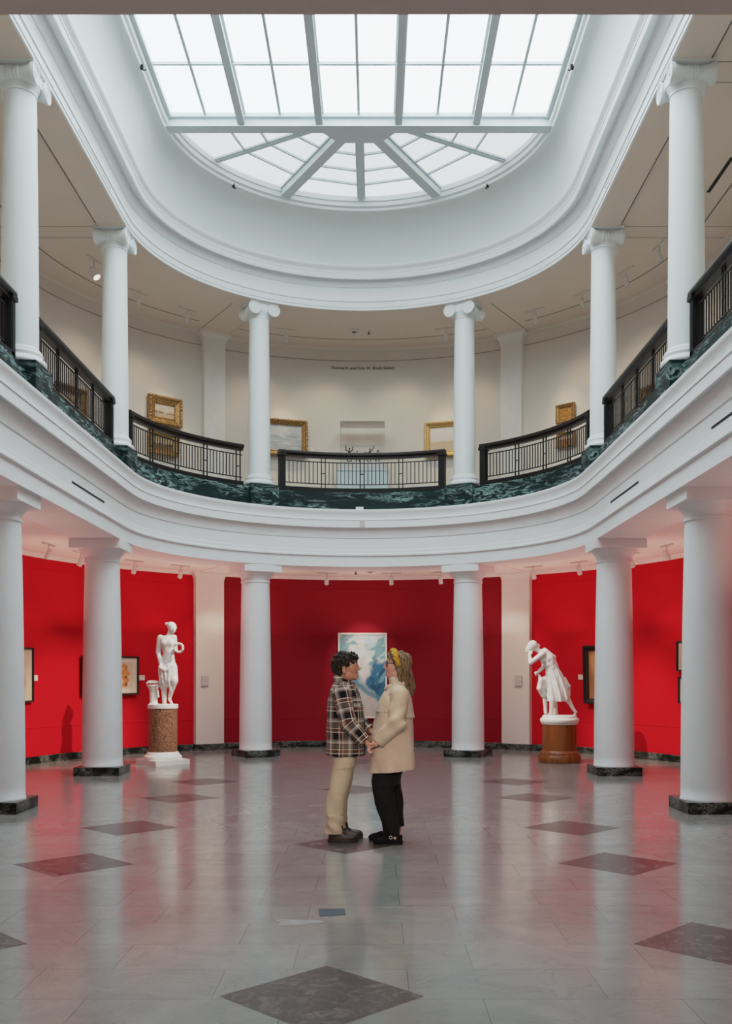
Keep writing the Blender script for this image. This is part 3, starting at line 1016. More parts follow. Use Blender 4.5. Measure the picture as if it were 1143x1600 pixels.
def frame_ring(parent, w, h, fw, depth, mat, name='frame', steps=None):
    """mitred moulding; steps = list of (inset 0..1, depth 0..1) from the outer edge to the sight edge; wall side at y=0, front at y=-depth"""
    steps = steps or [(0.0, 0.0), (0.0, 1.0), (0.35, 1.0), (0.5, 0.75), (0.8, 0.6), (1.0, 0.35), (1.0, 0.15)]
    vs, fs = [], []
    for (i, d) in steps:
        a = w / 2 - fw * i; b = h / 2 - fw * i; y = -depth * d
        vs += [(-a, y, -b), (a, y, -b), (a, y, b), (-a, y, b)]
    for j in range(len(steps) - 1):
        for k in range(4):
            k2 = (k + 1) % 4
            fs.append((j * 4 + k, j * 4 + k2, (j + 1) * 4 + k2, (j + 1) * 4 + k))
    b0 = len(vs)
    a = w / 2; b = h / 2
    vs += [(-a, 0, -b), (a, 0, -b), (a, 0, b), (-a, 0, b)]
    fs.append((b0, b0 + 3, b0 + 2, b0 + 1))
    return link_mesh(name, vs, fs, mat, parent)


def hang(name, label, cat, px0, px1, py0, py1, group=None, tilt=0.0, lift=0.0):
    """a flat picture hung where the photo shows it on the curved wall; returns the thing, its width and height"""
    p0, p1 = Vector(wall_pt(px0)), Vector(wall_pt(px1))
    mid = (p0 + p1) / 2
    d = (p1 - p0)
    w = d.length
    rz = math.atan2(d.y, d.x)
    nrm = Vector((math.cos(rz - PI / 2), math.sin(rz - PI / 2)))     # towards the hall
    mid = mid + nrm * (0.006 + lift)
    z0, z1 = hgt(py1, mid.y), hgt(py0, mid.y)
    t = thing(name, label, cat, (mid.x, mid.y, (z0 + z1) / 2), rz, group)
    if tilt:
        t.rotation_euler = (tilt, 0, rz)
    return t, w, z1 - z0


# lower floor: tall blue abstract behind the couple
def blue_abstract(u, v):
    n = fbm(u * 2.6, v * 4.2, 1.0); n2 = fbm(u * 7, v * 10, 4.0); n3 = fbm(u * 3 + 0.6 * n, v * 11 - 3 * u + n, 9.0)
    white = (0.58, 0.60, 0.585); teal = (0.14, 0.32, 0.37); deep = (0.012, 0.075, 0.17); mid = (0.03, 0.16, 0.28); sand = (0.52, 0.49, 0.45); lt = (0.38, 0.54, 0.57)
    c = lerp3(white, lt, sst(0.0, 0.7, n + 0.3))
    # drifting blue clouds in the two upper corners
    c = lerp3(c, teal, 0.9 * sst(0.05, 0.5, n3 + 0.75 * sst(0.40, 0.05, u) * sst(0.60, 0.75, v) - 0.12))
    c = lerp3(c, lt, 0.8 * sst(0.0, 0.4, n3 + 0.55 * sst(0.50, 0.8, u) * sst(0.62, 0.7, v) - 0.2))
    c = lerp3(c, teal, 0.8 * sst(0.25, 0.55, n3 + 0.55 * sst(0.55, 0.9, u) * sst(0.66, 0.72, v) * sst(0.95, 0.82, v)))
    c = lerp3(c, teal, 0.75 * sst(0.34, 0.05, u + 0.1 * n) * sst(0.34, 0.46, v) * sst(0.66, 0.52, v))
    # pale stream down the middle
    sx = 0.52 - 0.10 * (v - 0.6) + (0.20 * sst(0.5, 0.2, v))
    c = lerp3(c, white, 0.95 * sst(0.15, 0.04, abs(u - sx + 0.07 * n)) * sst(0.16, 0.26, v))
    # deep blue mass right of the stream
    dg = v - (0.47 - 0.50 * (u - 0.28)) + 0.06 * n
    blue = sst(0.56, 0.67, u + 0.10 * n - 0.22 * sst(0.42, 0.25, v)) * sst(0.71, 0.62, v + 0.07 * n2) * sst(-0.02, 0.07, dg)
    c = lerp3(c, lerp3(mid, deep, sst(-0.15, 0.35, n2 + 0.35 * n)), blue)
    c = lerp3(c, (0.20, 0.42, 0.50), 0.8 * blue * sst(0.22, 0.5, n3 + 0.25 * sst(0.8, 1.0, u)))
    # blue diagonal falling to the right, sand below it
    c = lerp3(c, (0.06, 0.22, 0.31), 0.85 * sst(0.10, 0.015, abs(dg - 0.02)) * sst(0.18, 0.34, u) * sst(1.02, 0.88, u))
    c = lerp3(c, sand, sst(0.02, -0.08, dg))
    k = 1 + 0.16 * n2
    return tuple(x * k for x in c)


t, w, h = hang('abstract_painting', 'tall pale and blue abstract painting on the burgundy wall behind the couple', 'painting', 528, 604, 989, 1122, lift=0.035)
frame_ring(t, w, h, 0.035, 0.055, M['card'], 'frame', [(0, 0), (0, 1), (1, 1), (1, 0.6)])
canvas(t, w - 0.07, h - 0.07, blue_abstract, -0.036, 70, 120)


# framed work on paper behind the left column
def warm_figures(u, v):
    n = fbm(u * 5, v * 5, 2.0); n2 = fbm(u * 11, v * 9, 6.0)
    paper = (0.66, 0.56, 0.43)
    m = sst(0.0, 0.10, u) * sst(0.26, 0.20, abs((u * 3.0) % 1.0 - 0.5 + 0.16 * n)) * sst(0.02, 0.1, v) * sst(0.99, 0.88, v + 0.10 * n)
    c = lerp3((0.60, 0.16, 0.04), (0.62, 0.36, 0.10), n2 + 0.5)
    c = lerp3(c, (0.10, 0.03, 0.03), sst(0.2, 0.6, n - 0.05))
    return lerp3(paper, c, m)


t, w, h = hang('framed_print', 'black framed print with cream mat and orange figures, half behind the left column', 'picture', 124.5, 212.5, 1025, 1086, lift=0.03)
frame_ring(t, w, h, 0.035, 0.05, M['blackframe'])
b = MB(); b.box(-w / 2 + 0.03, w / 2 - 0.03, -0.022, -0.008, -h / 2 + 0.03, h / 2 - 0.03); b.build('mat_board', M['matboard'], t)
canvas(t, w * 0.78, h * 0.68, warm_figures, -0.0235)


def bather(u, v):
    n = fbm(u * 3, v * 4, 3.0); n2 = fbm(u * 9, v * 9, 1.0)
    c = lerp3((0.34, 0.13, 0.045), (0.60, 0.33, 0.13), sst(0.65, 0.1, abs(u - 0.30 - 0.1 * math.sin(v * 7)) * 2.4 + 0.3 * n))
    c = lerp3(c, (0.06, 0.024, 0.014), 0.8 * sst(0.15, 0.6, n + (u - 0.55) * 0.9 + 0.15 * n2))
    return c


t, w, h = hang('framed_painting', 'thick black framed warm brown painting, half behind the right column', 'painting', 918.5, 982, 1008, 1100, lift=0.06, tilt=0.0)
t.rotation_euler = (0.03, 0, t.rotation_euler[2])
frame_ring(t, w, h, 0.10, 0.09, M['blackframe'])
canvas(t, w - 0.20, h - 0.20, bather, -0.03)


def plain_paper(u, v):
    n = fbm(u * 4, v * 4, 8.0)
    return lerp3((0.62, 0.52, 0.42), (0.40, 0.20, 0.12), sst(0.15, 0.3, 0.5 - max(abs(u - 0.5), abs(v - 0.5)) + 0.1 * n - 0.05))


for (a, b_, c, d, lab) in ((2, 48, 1011, 1098, 'black framed picture with pale mat, cut by the nearest left column'),
                           (1061.0, 1100, 1001, 1049, 'small black framed picture peeking out left of the nearest right column, upper one'),
                           (1063.5, 1102, 1058, 1100, 'small black framed picture peeking out left of the nearest right column, lower one')):
    t, w, h = hang('framed_picture', lab, 'picture', a, b_, c, d, lift=0.02)
    frame_ring(t, w, h, 0.03, 0.04, M['blackframe'])
    canvas(t, w - 0.05, h - 0.05, plain_paper, -0.012, 24, 24)


def placard(px0, px1, py0, py1, lab, mat='card', lift=0.003, grp='wall labels'):
    p0, p1 = Vector(wall_pt(px0)), Vector(wall_pt(px1))
    mid = (p0 + p1) / 2; d = p1 - p0; rz = math.atan2(d.y, d.x)
    mid += Vector((math.cos(rz - PI / 2), math.sin(rz - PI / 2))) * lift
    w = d.length; z0, z1 = hgt(py1, mid.y), hgt(py0, mid.y); h = z1 - z0
    b = MB()
    m = Matrix.Translation((mid.x, mid.y, (z0 + z1) / 2)) @ Matrix.Rotation(rz, 4, 'Z')
    b.box(-w / 2, w / 2, -0.010, 0.0, -h / 2, h / 2, m)
    b.box(-w / 2 + 0.006, w / 2 - 0.006, -0.012, -0.010, -h / 2 + 0.006, h / 2 - 0.006, m)
    o = b.build('wall_placard', M[mat])
    return tag(o, lab, 'placard', grp)


placard(213.5, 225.5, 1055, 1063, 'small white placard on red wall between the left print and the statue')
placard(46.5, 58, 1055, 1064, 'small white placard on red wall beside the nearest left column')
placard(903.5, 916, 1054, 1062, 'small white placard on red wall left of the dark framed painting')
placard(309.5, 320.5, 1056, 1072, 'grey placard on the left pilaster of the lower floor', 'greycard', 0.155)
placard(809, 820, 1055, 1072, 'grey placard on the right pilaster of the lower floor', 'greycard', 0.155)


# upper gallery paintings
def landscape(seed, sky, land, dark, hz=0.4, boats=False):
    def f(u, v):
        n = fbm(u * 3 + seed, v * 3, seed); n2 = fbm(u * 9 + seed, v * 12, seed + 3)
        c = lerp3(land, sky, sst(hz - 0.08, hz + 0.1, v + 0.05 * n))
        c = lerp3(c, dark, 0.9 * sst(0.1, 0.45, n2 + 0.5 - abs(v - hz) * 5 - (0.35 if (0.42 < u < 0.72) else 0.0)))
        return tuple(x * (1 + 0.1 * n2) for x in c)
    return f


def seascape(u, v):
    n = fbm(u * 3, v * 3, 5.0); w_ = fbm(u * 4, v * 22, 2.0)
    sky = lerp3((0.50, 0.52, 0.52), (0.40, 0.42, 0.43), n + 0.4)
    sea = lerp3((0.34, 0.38, 0.40), (0.55, 0.56, 0.54), w_ + 0.35)
    c = lerp3(sea, sky, sst(0.5, 0.58, v))
    return lerp3(c, (0.22, 0.26, 0.29), 0.6 * sst(0.09, 0.0, abs(v - 0.55)) * sst(0.0, 0.4, n + 0.4))


def dune(u, v):
    n = fbm(u * 4, v * 4, 7.0)
    c = lerp3((0.58, 0.46, 0.33), (0.66, 0.62, 0.57), sst(0.36, 0.46, v))
    return lerp3(c, (0.42, 0.34, 0.28), 0.7 * sst(0.05, 0.0, abs(v - 0.40)) * (0.6 + n))


def gilt_picture(px0, px1, py0, py1, lab, fn, fw, mat='gilt', depth=0.10, group='gilt framed paintings of the upper gallery', ornate=True):
    t, w, h = hang('gilt_framed_painting', lab, 'painting', px0, px1, py0, py1, group, lift=0.03)
    f = frame_ring(t, w, h, fw, depth, M[mat], 'frame', [(0, 0), (0, 0.8), (0.12, 1.0), (0.3, 0.95), (0.42, 0.7), (0.6, 0.6), (0.78, 0.45), (0.82, 0.55), (0.9, 0.5), (1.0, 0.3), (1.0, 0.15)])
    if ornate:
        b = MB()
        rnd = random.Random(int(px0))
        per = 2 * (w + h); k = int(per / 0.07)
        for q in range(k):
            s_ = per * q / k
            if s_ < w: p = (-w / 2 + s_, h / 2)
            elif s_ < w + h: p = (w / 2, h / 2 - (s_ - w))
            elif s_ < 2 * w + h: p = (w / 2 - (s_ - w - h), -h / 2)
            else: p = (-w / 2, -h / 2 + (s_ - 2 * w - h))
            p = (p[0] * (1 - fw * 0.35 / w), p[1] * (1 - fw * 0.35 / h))
            r = 0.020 + 0.012 * rnd.random()
            m = Matrix.Translation((p[0], -depth * 0.9, p[1])) @ Matrix.Diagonal((1, 0.7, 1, 1))
            b.lathe([(0.002, -r), (r * 0.7, -r * 0.7), (r, 0), (r * 0.7, r * 0.7), (0.002, r)], 8, m)
        b.build('ornament', M[mat], t, 60)
    canvas(t, w - 2 * fw * 0.98, h - 2 * fw * 0.98, fn, -depth * 0.2, 40, 32)


gilt_picture(228.5, 280, 621, 665, 'ornate gilt framed landscape with pale sky, upper of the left pair', landscape(1.3, (0.60, 0.50, 0.40), (0.50, 0.39, 0.26), (0.16, 0.09, 0.05), 0.36), 0.15)
gilt_picture(229, 275, 674, 712, 'ornate gilt framed darker painting behind the rail, lower of the left pair', landscape(4.7, (0.50, 0.38, 0.24), (0.20, 0.12, 0.06), (0.025, 0.018, 0.018), 0.42), 0.12)
gilt_picture(396, 478, 656, 712, 'large ornate gilt framed grey seascape half behind the ionic column', seascape, 0.11)
gilt_picture(664.5, 737, 659, 713, 'plain pale gold framed dune landscape half behind the ionic column', dune, 0.11, 'giltlight', 0.07, ornate=False)
gilt_picture(871, 900, 631.5, 660, 'small carved gold panel, upper of the right pair', lambda u, v: lerp3((0.30, 0.12, 0.025), (0.58, 0.30, 0.06), fbm(u * 6, v * 6, 2) + 0.45), 0.07, 'gilt', 0.06, ornate=False)
gilt_picture(872, 901, 675, 699, 'small gilt framed painting behind the rail, lower of the right pair', landscape(8.1, (0.55, 0.40, 0.26), (0.35, 0.16, 0.08), (0.10, 0.04, 0.02), 0.5), 0.06, 'gilt', 0.06, ornate=False)
gilt_picture(82, 128, 604, 668, 'gilt framed painting seen through the left straight balustrade', landscape(2.2, (0.60, 0.42, 0.28), (0.45, 0.22, 0.10), (0.12, 0.05, 0.03), 0.4), 0.12)
gilt_picture(1008, 1038, 603, 655, 'gilt framed painting seen through the right straight balustrade', landscape(6.1, (0.58, 0.36, 0.18), (0.50, 0.20, 0.06), (0.12, 0.05, 0.03), 0.4), 0.10)
placard(281, 293, 673, 682, 'white placard on upper wall right of the left gilt pair')
placard(480, 490, 700, 710, 'white placard on upper wall right of the seascape')
placard(748, 757, 696, 706, 'white placard on upper wall right of the pale gold frame')

# lettering high on the upper wall
cu = bpy.data.curves.new('txt', 'FONT'); cu.body = 'Thomas H. and Polly W. Bredt Gallery'
cu.size = 0.1; cu.align_x = 'CENTER'; cu.extrude = 0.004; cu.resolution_u = 3; cu.offset = 0.001
to = bpy.data.objects.new('txt', cu); C.objects.link(to)
bpy.context.view_layer.update()
me = bpy.data.meshes.new_from_object(to.evaluated_get(bpy.context.evaluated_depsgraph_get()))
bpy.data.objects.remove(to)
xs = [v.co.x for v in me.vertices]
pc = wall_pt(566.5); pa, pb = wall_pt(516.5), wall_pt(616.5)
wt_ = math.hypot(pb[0] - pa[0], pb[1] - pa[1])
sc_ = wt_ / (max(xs) - min(xs))
a_c = math.atan2(pc[1] - YC, pc[0]); zt = hgt(577.5, pc[1])
for v in me.vertices:
    x, yv, zz = v.co.x * sc_, v.co.y * sc_, v.co.z
    a = a_c - x / RW
    r = RW - 0.004 - zz
    v.co = (r * math.cos(a), YC + r * math.sin(a), zt + yv)
me.materials.clear(); me.materials.append(M['ink'])
lt = bpy.data.objects.new('wall_lettering', me); C.objects.link(lt)
tag(lt, 'line of dark gallery name lettering high on the pale upper wall', 'lettering')


# ================================================================== DISPLAY CASE AND FIGURINES
CY = 19.75
cs = FPX / CY
cx0, cx1 = CAMX + (526 - VPX) / cs, CAMX + (606 - VPX) / cs
cxm = (cx0 + cx1) / 2; cw = cx1 - cx0
case = thing('display_case', 'glass display case on a pale blue pedestal behind the centre balustrade', 'display case', (cxm, CY, H_FLOOR2))
b = MB(); b.box(-cw / 2, cw / 2, 0, 0.62, 0, 1.04); b.box(-cw / 2 - 0.015, cw / 2 + 0.015, -0.015, 0.635, 1.035, 1.06); b.build('pedestal', M['pedestal_blue'], case)
b = MB(); b.box(-cw / 2 + 0.09, cw / 2 - 0.09, 0.05, 0.57, 1.06, 1.23); b.build('plinth_board', M['fixture'], case)
b = MB(); b.box(-0.2, 0.2, 0.043, 0.05, 1.13, 1.17); b.build('caption_strip', M['card'], case)
gw = 0.455
b = MB(); b.box(-gw, gw, 0.04, 0.58, 1.06, 2.06); b.build('glass_cover', M['glass'], case)
b = MB()
for sx in (-1, 1):
    for y in (0.04, 0.58):
        b.box(sx * gw - 0.004, sx * gw + 0.004, y - 0.004, y + 0.004, 1.06, 2.06)
for y in (0.04, 0.58):
    b.box(-gw, gw, y - 0.004, y + 0.004, 2.052, 2.06)
b.build('glass_edge', M['gallery'], case)


# ================================================================== IMPLICIT SURFACE TOOLKIT (figures)
class Sdf:
    def __init__(s):
        s.ops = []

    def _add(s, kind, lo, hi, fn, k):
        s.ops.append((kind, np.array(lo, float), np.array(hi, float), fn, k))
        return s

    def cap(s, a, b, r1, r2=None, k=0.02, flat=None, kind='u'):
        r2 = r1 if r2 is None else r2
        a = np.array(a, float); b = np.array(b, float); ba = b - a; bb = max(1e-12, ba.dot(ba))
        R = max(r1, r2)

        def fn(X, Y, Z):
            px, py, pz = X - a[0], Y - a[1], Z - a[2]
            t = np.clip((px * ba[0] + py * ba[1] + pz * ba[2]) / bb, 0, 1)
            dx, dy, dz = px - t * ba[0], py - t * ba[1], pz - t * ba[2]
            if flat is not None:
                v, f = flat
                q = dx * v[0] + dy * v[1] + dz * v[2]
                g = q * (1 / f - 1)
                dx, dy, dz = dx + v[0] * g, dy + v[1] * g, dz + v[2] * g
            return np.sqrt(dx * dx + dy * dy + dz * dz) - (r1 + (r2 - r1) * t)
        ex = R * (max(1, flat[1]) if flat else 1)
        return s._add(kind, np.minimum(a, b) - ex, np.maximum(a, b) + ex, fn, k)

    def chain(s, pts, radii, k=0.02, flat=None, kind='u'):
        for i in range(len(pts) - 1):
            s.cap(pts[i], pts[i + 1], radii[i], radii[i + 1], k if i == 0 else 0.008 if k < 0.02 else k * 0.6, flat, kind)
        return s

    def ell(s, c, r, k=0.02, rot=None, kind='u'):
        c = np.array(c, float); r = np.array(r, float)
        Rm = np.array(rot.to_matrix()) if rot is not None else None

        def fn(X, Y, Z):
            x, y, z = X - c[0], Y - c[1], Z - c[2]
            if Rm is not None:
                x, y, z = (Rm[0][0] * x + Rm[1][0] * y + Rm[2][0] * z, Rm[0][1] * x + Rm[1][1] * y + Rm[2][1] * z, Rm[0][2] * x + Rm[1][2] * y + Rm[2][2] * z)
            k0 = np.sqrt((x / r[0]) ** 2 + (y / r[1]) ** 2 + (z / r[2]) ** 2)
            k1 = np.sqrt((x / r[0] ** 2) ** 2 + (y / r[1] ** 2) ** 2 + (z / r[2] ** 2) ** 2) + 1e-9
            return k0 * (k0 - 1) / k1
        e = np.full(3, r.max()) if rot is not None else r
        return s._add(kind, c - e, c + e, fn, k)

    def loft(s, lv, k=0.02, p=2.3, fold=None, kind='u', inset=0.0):
        """lv rows: z, cx, cy, rx, ry (ascending z)"""
        lv = np.array(sorted(lv), float)
        lv[:, 3:5] -= inset
        z0, z1 = lv[0, 0], lv[-1, 0]

        def fn(X, Y, Z):
            z = np.clip(Z, z0, z1)
            cx, cy, rx, ry = (np.interp(z, lv[:, 0], lv[:, i]) for i in (1, 2, 3, 4))
            x, y = X - cx, Y - cy
            q = (np.abs(x / rx) ** p + np.abs(y / ry) ** p) ** (1 / p)
            d = (q - 1) * np.minimum(rx, ry)
            if fold is not None:
                d = d + fold(x, y, Z, np.arctan2(y / ry, x / rx))
            return np.maximum(d, np.maximum(z0 - Z, Z - z1))
        lo = np.array([(lv[:, 1] - lv[:, 3]).min(), (lv[:, 2] - lv[:, 4]).min(), z0]) - 0.02
        hi = np.array([(lv[:, 1] + lv[:, 3]).max(), (lv[:, 2] + lv[:, 4]).max(), z1]) + 0.02
        return s._add(kind, lo, hi, fn, k)

    def torus(s, c, axis, R, r, k=0.01, wob=None, kind='u'):
        c = np.array(c, float); n = np.array(Vector(axis).normalized())

        def fn(X, Y, Z):
            x, y, z = X - c[0], Y - c[1], Z - c[2]
            h = x * n[0] + y * n[1] + z * n[2]
            q = np.sqrt(np.maximum(0, x * x + y * y + z * z - h * h)) - R
            d = np.sqrt(q * q + h * h) - r
            return d + (wob(X, Y, Z) if wob else 0)
        return s._add(kind, c - (R + r), c + (R + r), fn, k)

    def cut(s, p, n):
        """remove everything on the side the normal points to"""
        p = np.array(p, float); n = np.array(Vector(n).normalized())
        return s._add('cut', [-1e9] * 3, [1e9] * 3, lambda X, Y, Z: -((X - p[0]) * n[0] + (Y - p[1]) * n[1] + (Z - p[2]) * n[2]), 0.0)

    def disp(s, fn):
        return s._add('disp', [-1e9] * 3, [1e9] * 3, fn, 0.0)

    def mesh(s, res):
        un = [o for o in s.ops if o[0] == 'u']
        lo = np.min([o[1] for o in un], 0) - 0.02 - 2 * res
        hi = np.max([o[2] for o in un], 0) + 0.02 + 2 * res
        ax = [np.arange(lo[i], hi[i], res, dtype=np.float32) for i in range(3)]
        D = np.full([len(a) for a in ax], 9.0, np.float32)
        for kind, a, b, fn, k in s.ops:
            pad = k * 1.5 + 3 * res + 0.01
            sl = []
            for i in range(3):
                i0 = int(np.clip(np.floor((a[i] - pad - lo[i]) / res), 0, len(ax[i]) - 1)); i1 = int(np.clip(np.ceil((b[i] + pad - lo[i]) / res) + 1, i0 + 1, len(ax[i])))
                sl.append(slice(i0, i1))
            X, Y, Z = ax[0][sl[0]][:, None, None], ax[1][sl[1]][None, :, None], ax[2][sl[2]][None, None, :]
            d = np.asarray(fn(X, Y, Z), np.float32)
            A = D[tuple(sl)]
            d = np.broadcast_to(d, A.shape)
            if kind == 'u':
                h = np.maximum(k - np.abs(A - d), 0) / max(k, 1e-6)
                D[tuple(sl)] = np.minimum(A, d) - h * h * k * 0.25
            elif kind == 's':
                h = np.maximum(k - np.abs(A + d), 0) / max(k, 1e-6)
                D[tuple(sl)] = np.maximum(A, -d) + h * h * k * 0.25
            elif kind == 'cut':
                D[tuple(sl)] = np.maximum(A, -d)
            else:
                D[tuple(sl)] = A + d
        return surface_nets(D, lo, res)


def surface_nets(D, lo, res):
    S = D < 0
    c = np.zeros([n - 1 for n in D.shape], np.int8)
    for i in (0, 1):
        for j in (0, 1):
            for k in (0, 1):
                c += S[i:D.shape[0] - 1 + i, j:D.shape[1] - 1 + j, k:D.shape[2] - 1 + k]
    act = (c > 0) & (c < 8)
    idx = np.full(act.shape, -1, np.int32)
    cells = np.argwhere(act)
    idx[act] = np.arange(len(cells))
    P = np.zeros((len(cells), 3)); W = np.zeros(len(cells))
    cor = [(i, j, k) for i in (0, 1) for j in (0, 1) for k in (0, 1)]
    vals = {q: D[cells[:, 0] + q[0], cells[:, 1] + q[1], cells[:, 2] + q[2]] for q in cor}
    for a in cor:
        for ax_ in range(3):
            if a[ax_] == 0:
                b = list(a); b[ax_] = 1; b = tuple(b)
                va, vb = vals[a], vals[b]
                m = (va < 0) != (vb < 0)
                t = np.where(m, va / np.where(va == vb, 1, va - vb), 0)
                for q in range(3):
                    P[:, q] += np.where(m, a[q] + (t if q == ax_ else 0), 0)
                W += m
    P = cells + P / W[:, None]
    V = P * res + lo
    F = []
    for ax_ in range(3):
        u, v = (ax_ + 1) % 3, (ax_ + 2) % 3
        sh = [slice(None)] * 3; sh2 = [slice(None)] * 3
        sh[ax_] = slice(0, -1); sh2[ax_] = slice(1, None)
        A, B = S[tuple(sh)], S[tuple(sh2)]
        for flip, m in ((False, A & ~B), (True, ~A & B)):
            e = np.argwhere(m)
            e = e[(e[:, u] > 0) & (e[:, v] > 0) & (e[:, u] < D.shape[u] - 1) & (e[:, v] < D.shape[v] - 1)]
            if not len(e):
                continue
            def cell(du, dv):
                q = e.copy(); q[:, u] -= du; q[:, v] -= dv
                return idx[q[:, 0], q[:, 1], q[:, 2]]
            quad = np.stack([cell(1, 1), cell(0, 1), cell(0, 0), cell(1, 0)], 1)
            if flip:
                quad = quad[:, ::-1]
            F.append(quad)
    return V, np.concatenate(F)


def sdf_obj(name, sdf, res, mat, parent=None, base=(0, 0, 0), relax=1, weave=None):
    V, F = sdf.mesh(res)
    # light relaxation of the net
    for _ in range(relax):
        acc = np.zeros_like(V); cnt = np.zeros(len(V))
        for i in range(4):
            np.add.at(acc, F[:, i], V[F[:, (i + 1) % 4]] + V[F[:, (i - 1) % 4]]); np.add.at(cnt, F[:, i], 2)
        V = V * 0.5 + 0.5 * acc / np.maximum(cnt, 1)[:, None]
    me = bpy.data.meshes.new(name)
    W = V - np.array(base)
    me.vertices.add(len(W)); me.vertices.foreach_set('co', W.astype(np.float32).ravel())
    me.loops.add(len(F) * 4); me.loops.foreach_set('vertex_index', F.astype(np.int32).ravel())
    me.polygons.add(len(F)); me.polygons.foreach_set('loop_start', np.arange(len(F), dtype=np.int32) * 4)
    me.polygons.foreach_set('use_smooth', np.ones(len(F), bool))
    me.update(calc_edges=True)
    me.validate()
    me.materials.append(mat)
    if weave is not None:
        at = me.attributes.new('weave', 'FLOAT_VECTOR', 'POINT')
        at.data.foreach_set('vector', weave(V).astype(np.float32).ravel())
    o = bpy.data.objects.new(name, me)
    C.objects.link(o)
    if parent is not None:
        o.parent = parent
    return o


def rotz(a):
    from mathutils import Euler
    return Euler((0, 0, a))


def eul(x, y, z):
    from mathutils import Euler
    return Euler((x, y, z))


# four little bronze dancers in the case
FZ = H_FLOOR2 + 1.232
def figurine(x, y, h, arms, lean, lab):
    s = Sdf(); b = (x, y, FZ); k = h / 0.34
    def p(dx, dz, dy=0): return (x + dx * k, y + dy * k, FZ + dz * k)
    s.cap(p(0, 0.006), p(0.0, 0.012), 0.045 * k, 0.04 * k, 0.005)
    hip, ch = p(lean * 0.3, 0.15), p(lean, 0.235)
    s.chain([p(-0.03, 0.02), p(-0.04 + lean * 0.2, 0.08), hip], [0.009 * k, 0.012 * k, 0.018 * k], 0.006)
    s.chain([p(0.04, 0.02, -0.02), p(0.03 + lean * 0.2, 0.09, -0.02), hip], [0.009 * k, 0.012 * k, 0.018 * k], 0.006)
    s.chain([hip, ch], [0.02 * k, 0.026 * k], 0.01)
    s.ell(p(lean * 1.2, 0.295), (0.017 * k, 0.017 * k, 0.022 * k), 0.008)
    for a in arms:
        s.chain([ch] + [p(lean + q[0], q[1]) for q in a], [0.012 * k, 0.010 * k, 0.008 * k], 0.006)
    o = sdf_obj('bronze_figurine', s, 0.006, M['bronze'], None, b)
    o.location = b
    tag(o, lab, 'figurine', 'bronze figurines in the display case')


def cxp(px): return CAMX + (px - VPX) * (CY + 0.2) / FPX
figurine(cxp(545.5), CY + 0.22, 0.35, [[(-0.07, 0.27), (-0.07, 0.36)], [(0.06, 0.26), (0.07, 0.34)]], 0.0, 'leftmost dark bronze figurine with both arms raised, in the glass case')
figurine(cxp(559.0), CY + 0.26, 0.29, [[(-0.05, 0.25), (-0.09, 0.29)], [(0.05, 0.2), (0.08, 0.24)]], -0.02, 'second dark bronze figurine from the left, bent low, in the glass case')
figurine(cxp(576.0), CY + 0.22, 0.33, [[(-0.06, 0.22), (-0.12, 0.24)], [(0.06, 0.29), (0.09, 0.37)]], 0.02, 'third dark bronze figurine, leaning with one arm high, in the glass case')
figurine(cxp(589.5), CY + 0.26, 0.31, [[(-0.03, 0.22), (-0.02, 0.17)], [(0.035, 0.22), (0.03, 0.30)]], 0.0, 'rightmost dark bronze figurine standing upright in the glass case')

# ================================================================== STATUES
# ---- standing figure with wreath, on a granite drum
SX, SY, SS = -3.34, 16.5, 568.7


def sp(zx, zy, y=0.0):
    return (SX + (zx - 335) / SS, SY + y, (1499 - zy) / SS)


ped = thing('statue_pedestal', 'round red brown granite pedestal on white stepped base, under the standing statue', 'pedestal', (SX, SY, 0))
b = MB(); b.box(-0.325, 0.325, -0.325, 0.325, 0, 0.085, Matrix.Rotation(math.radians(43), 4, 'Z')); b.build('base_slab', M['marble_white'], ped)
MB().lathe([(0.318, 0.085), (0.318, 0.13), (0.305, 0.15), (0.285, 0.16), (0.28, 0.175), (0.262, 0.195), (0.255, 0.212)], 56).build('base_moulding', M['marble_white'], ped, 40)
MB().lathe([(0.242, 0.21), (0.242, 0.932)], 56).build('drum', M['granite'], ped, 40)

s = Sdf()
# round plinth
s.loft([(0.934, SX, SY, 0.250, 0.250), (0.945, SX, SY, 0.255, 0.255), (1.0, SX, SY, 0.255, 0.255), (1.012, SX, SY, 0.249, 0.249)], 0.004, 2.0)
# stump with a flower basket
st = sp(243, 0)[0]
z_ = lambda zy: (1499 - zy) / SS
s.loft([(1.0, st + 0.01, SY + 0.02, 0.085, 0.085), (1.05, st + 0.005, SY + 0.02, 0.068, 0.068), (z_(800), st, SY + 0.02, 0.066, 0.066), (z_(765), st - 0.005, SY + 0.02, 0.085, 0.085), (z_(748), st - 0.008, SY + 0.02, 0.108, 0.108), (z_(738), st - 0.008, SY + 0.02, 0.108, 0.108)], 0.01, 2.0)
rnd = random.Random(3)
for i in range(34):
    a = i * 2.4; r = 0.105 * math.sqrt((i + 0.5) / 34)
    s.ell((st - 0.008 + r * math.cos(a), SY + 0.02 + r * math.sin(a), z_(738) - 0.004 + 0.06 * math.sqrt(max(0, 1 - (r / 0.112) ** 2)) + 0.012 * rnd.random()), (0.020, 0.020, 0.019), 0.003)
for i in range(5):
    s.ell((st + 0.075 + 0.006 * i, SY - 0.06, z_(745) - 0.045 * i), (0.02, 0.02, 0.024), 0.008)
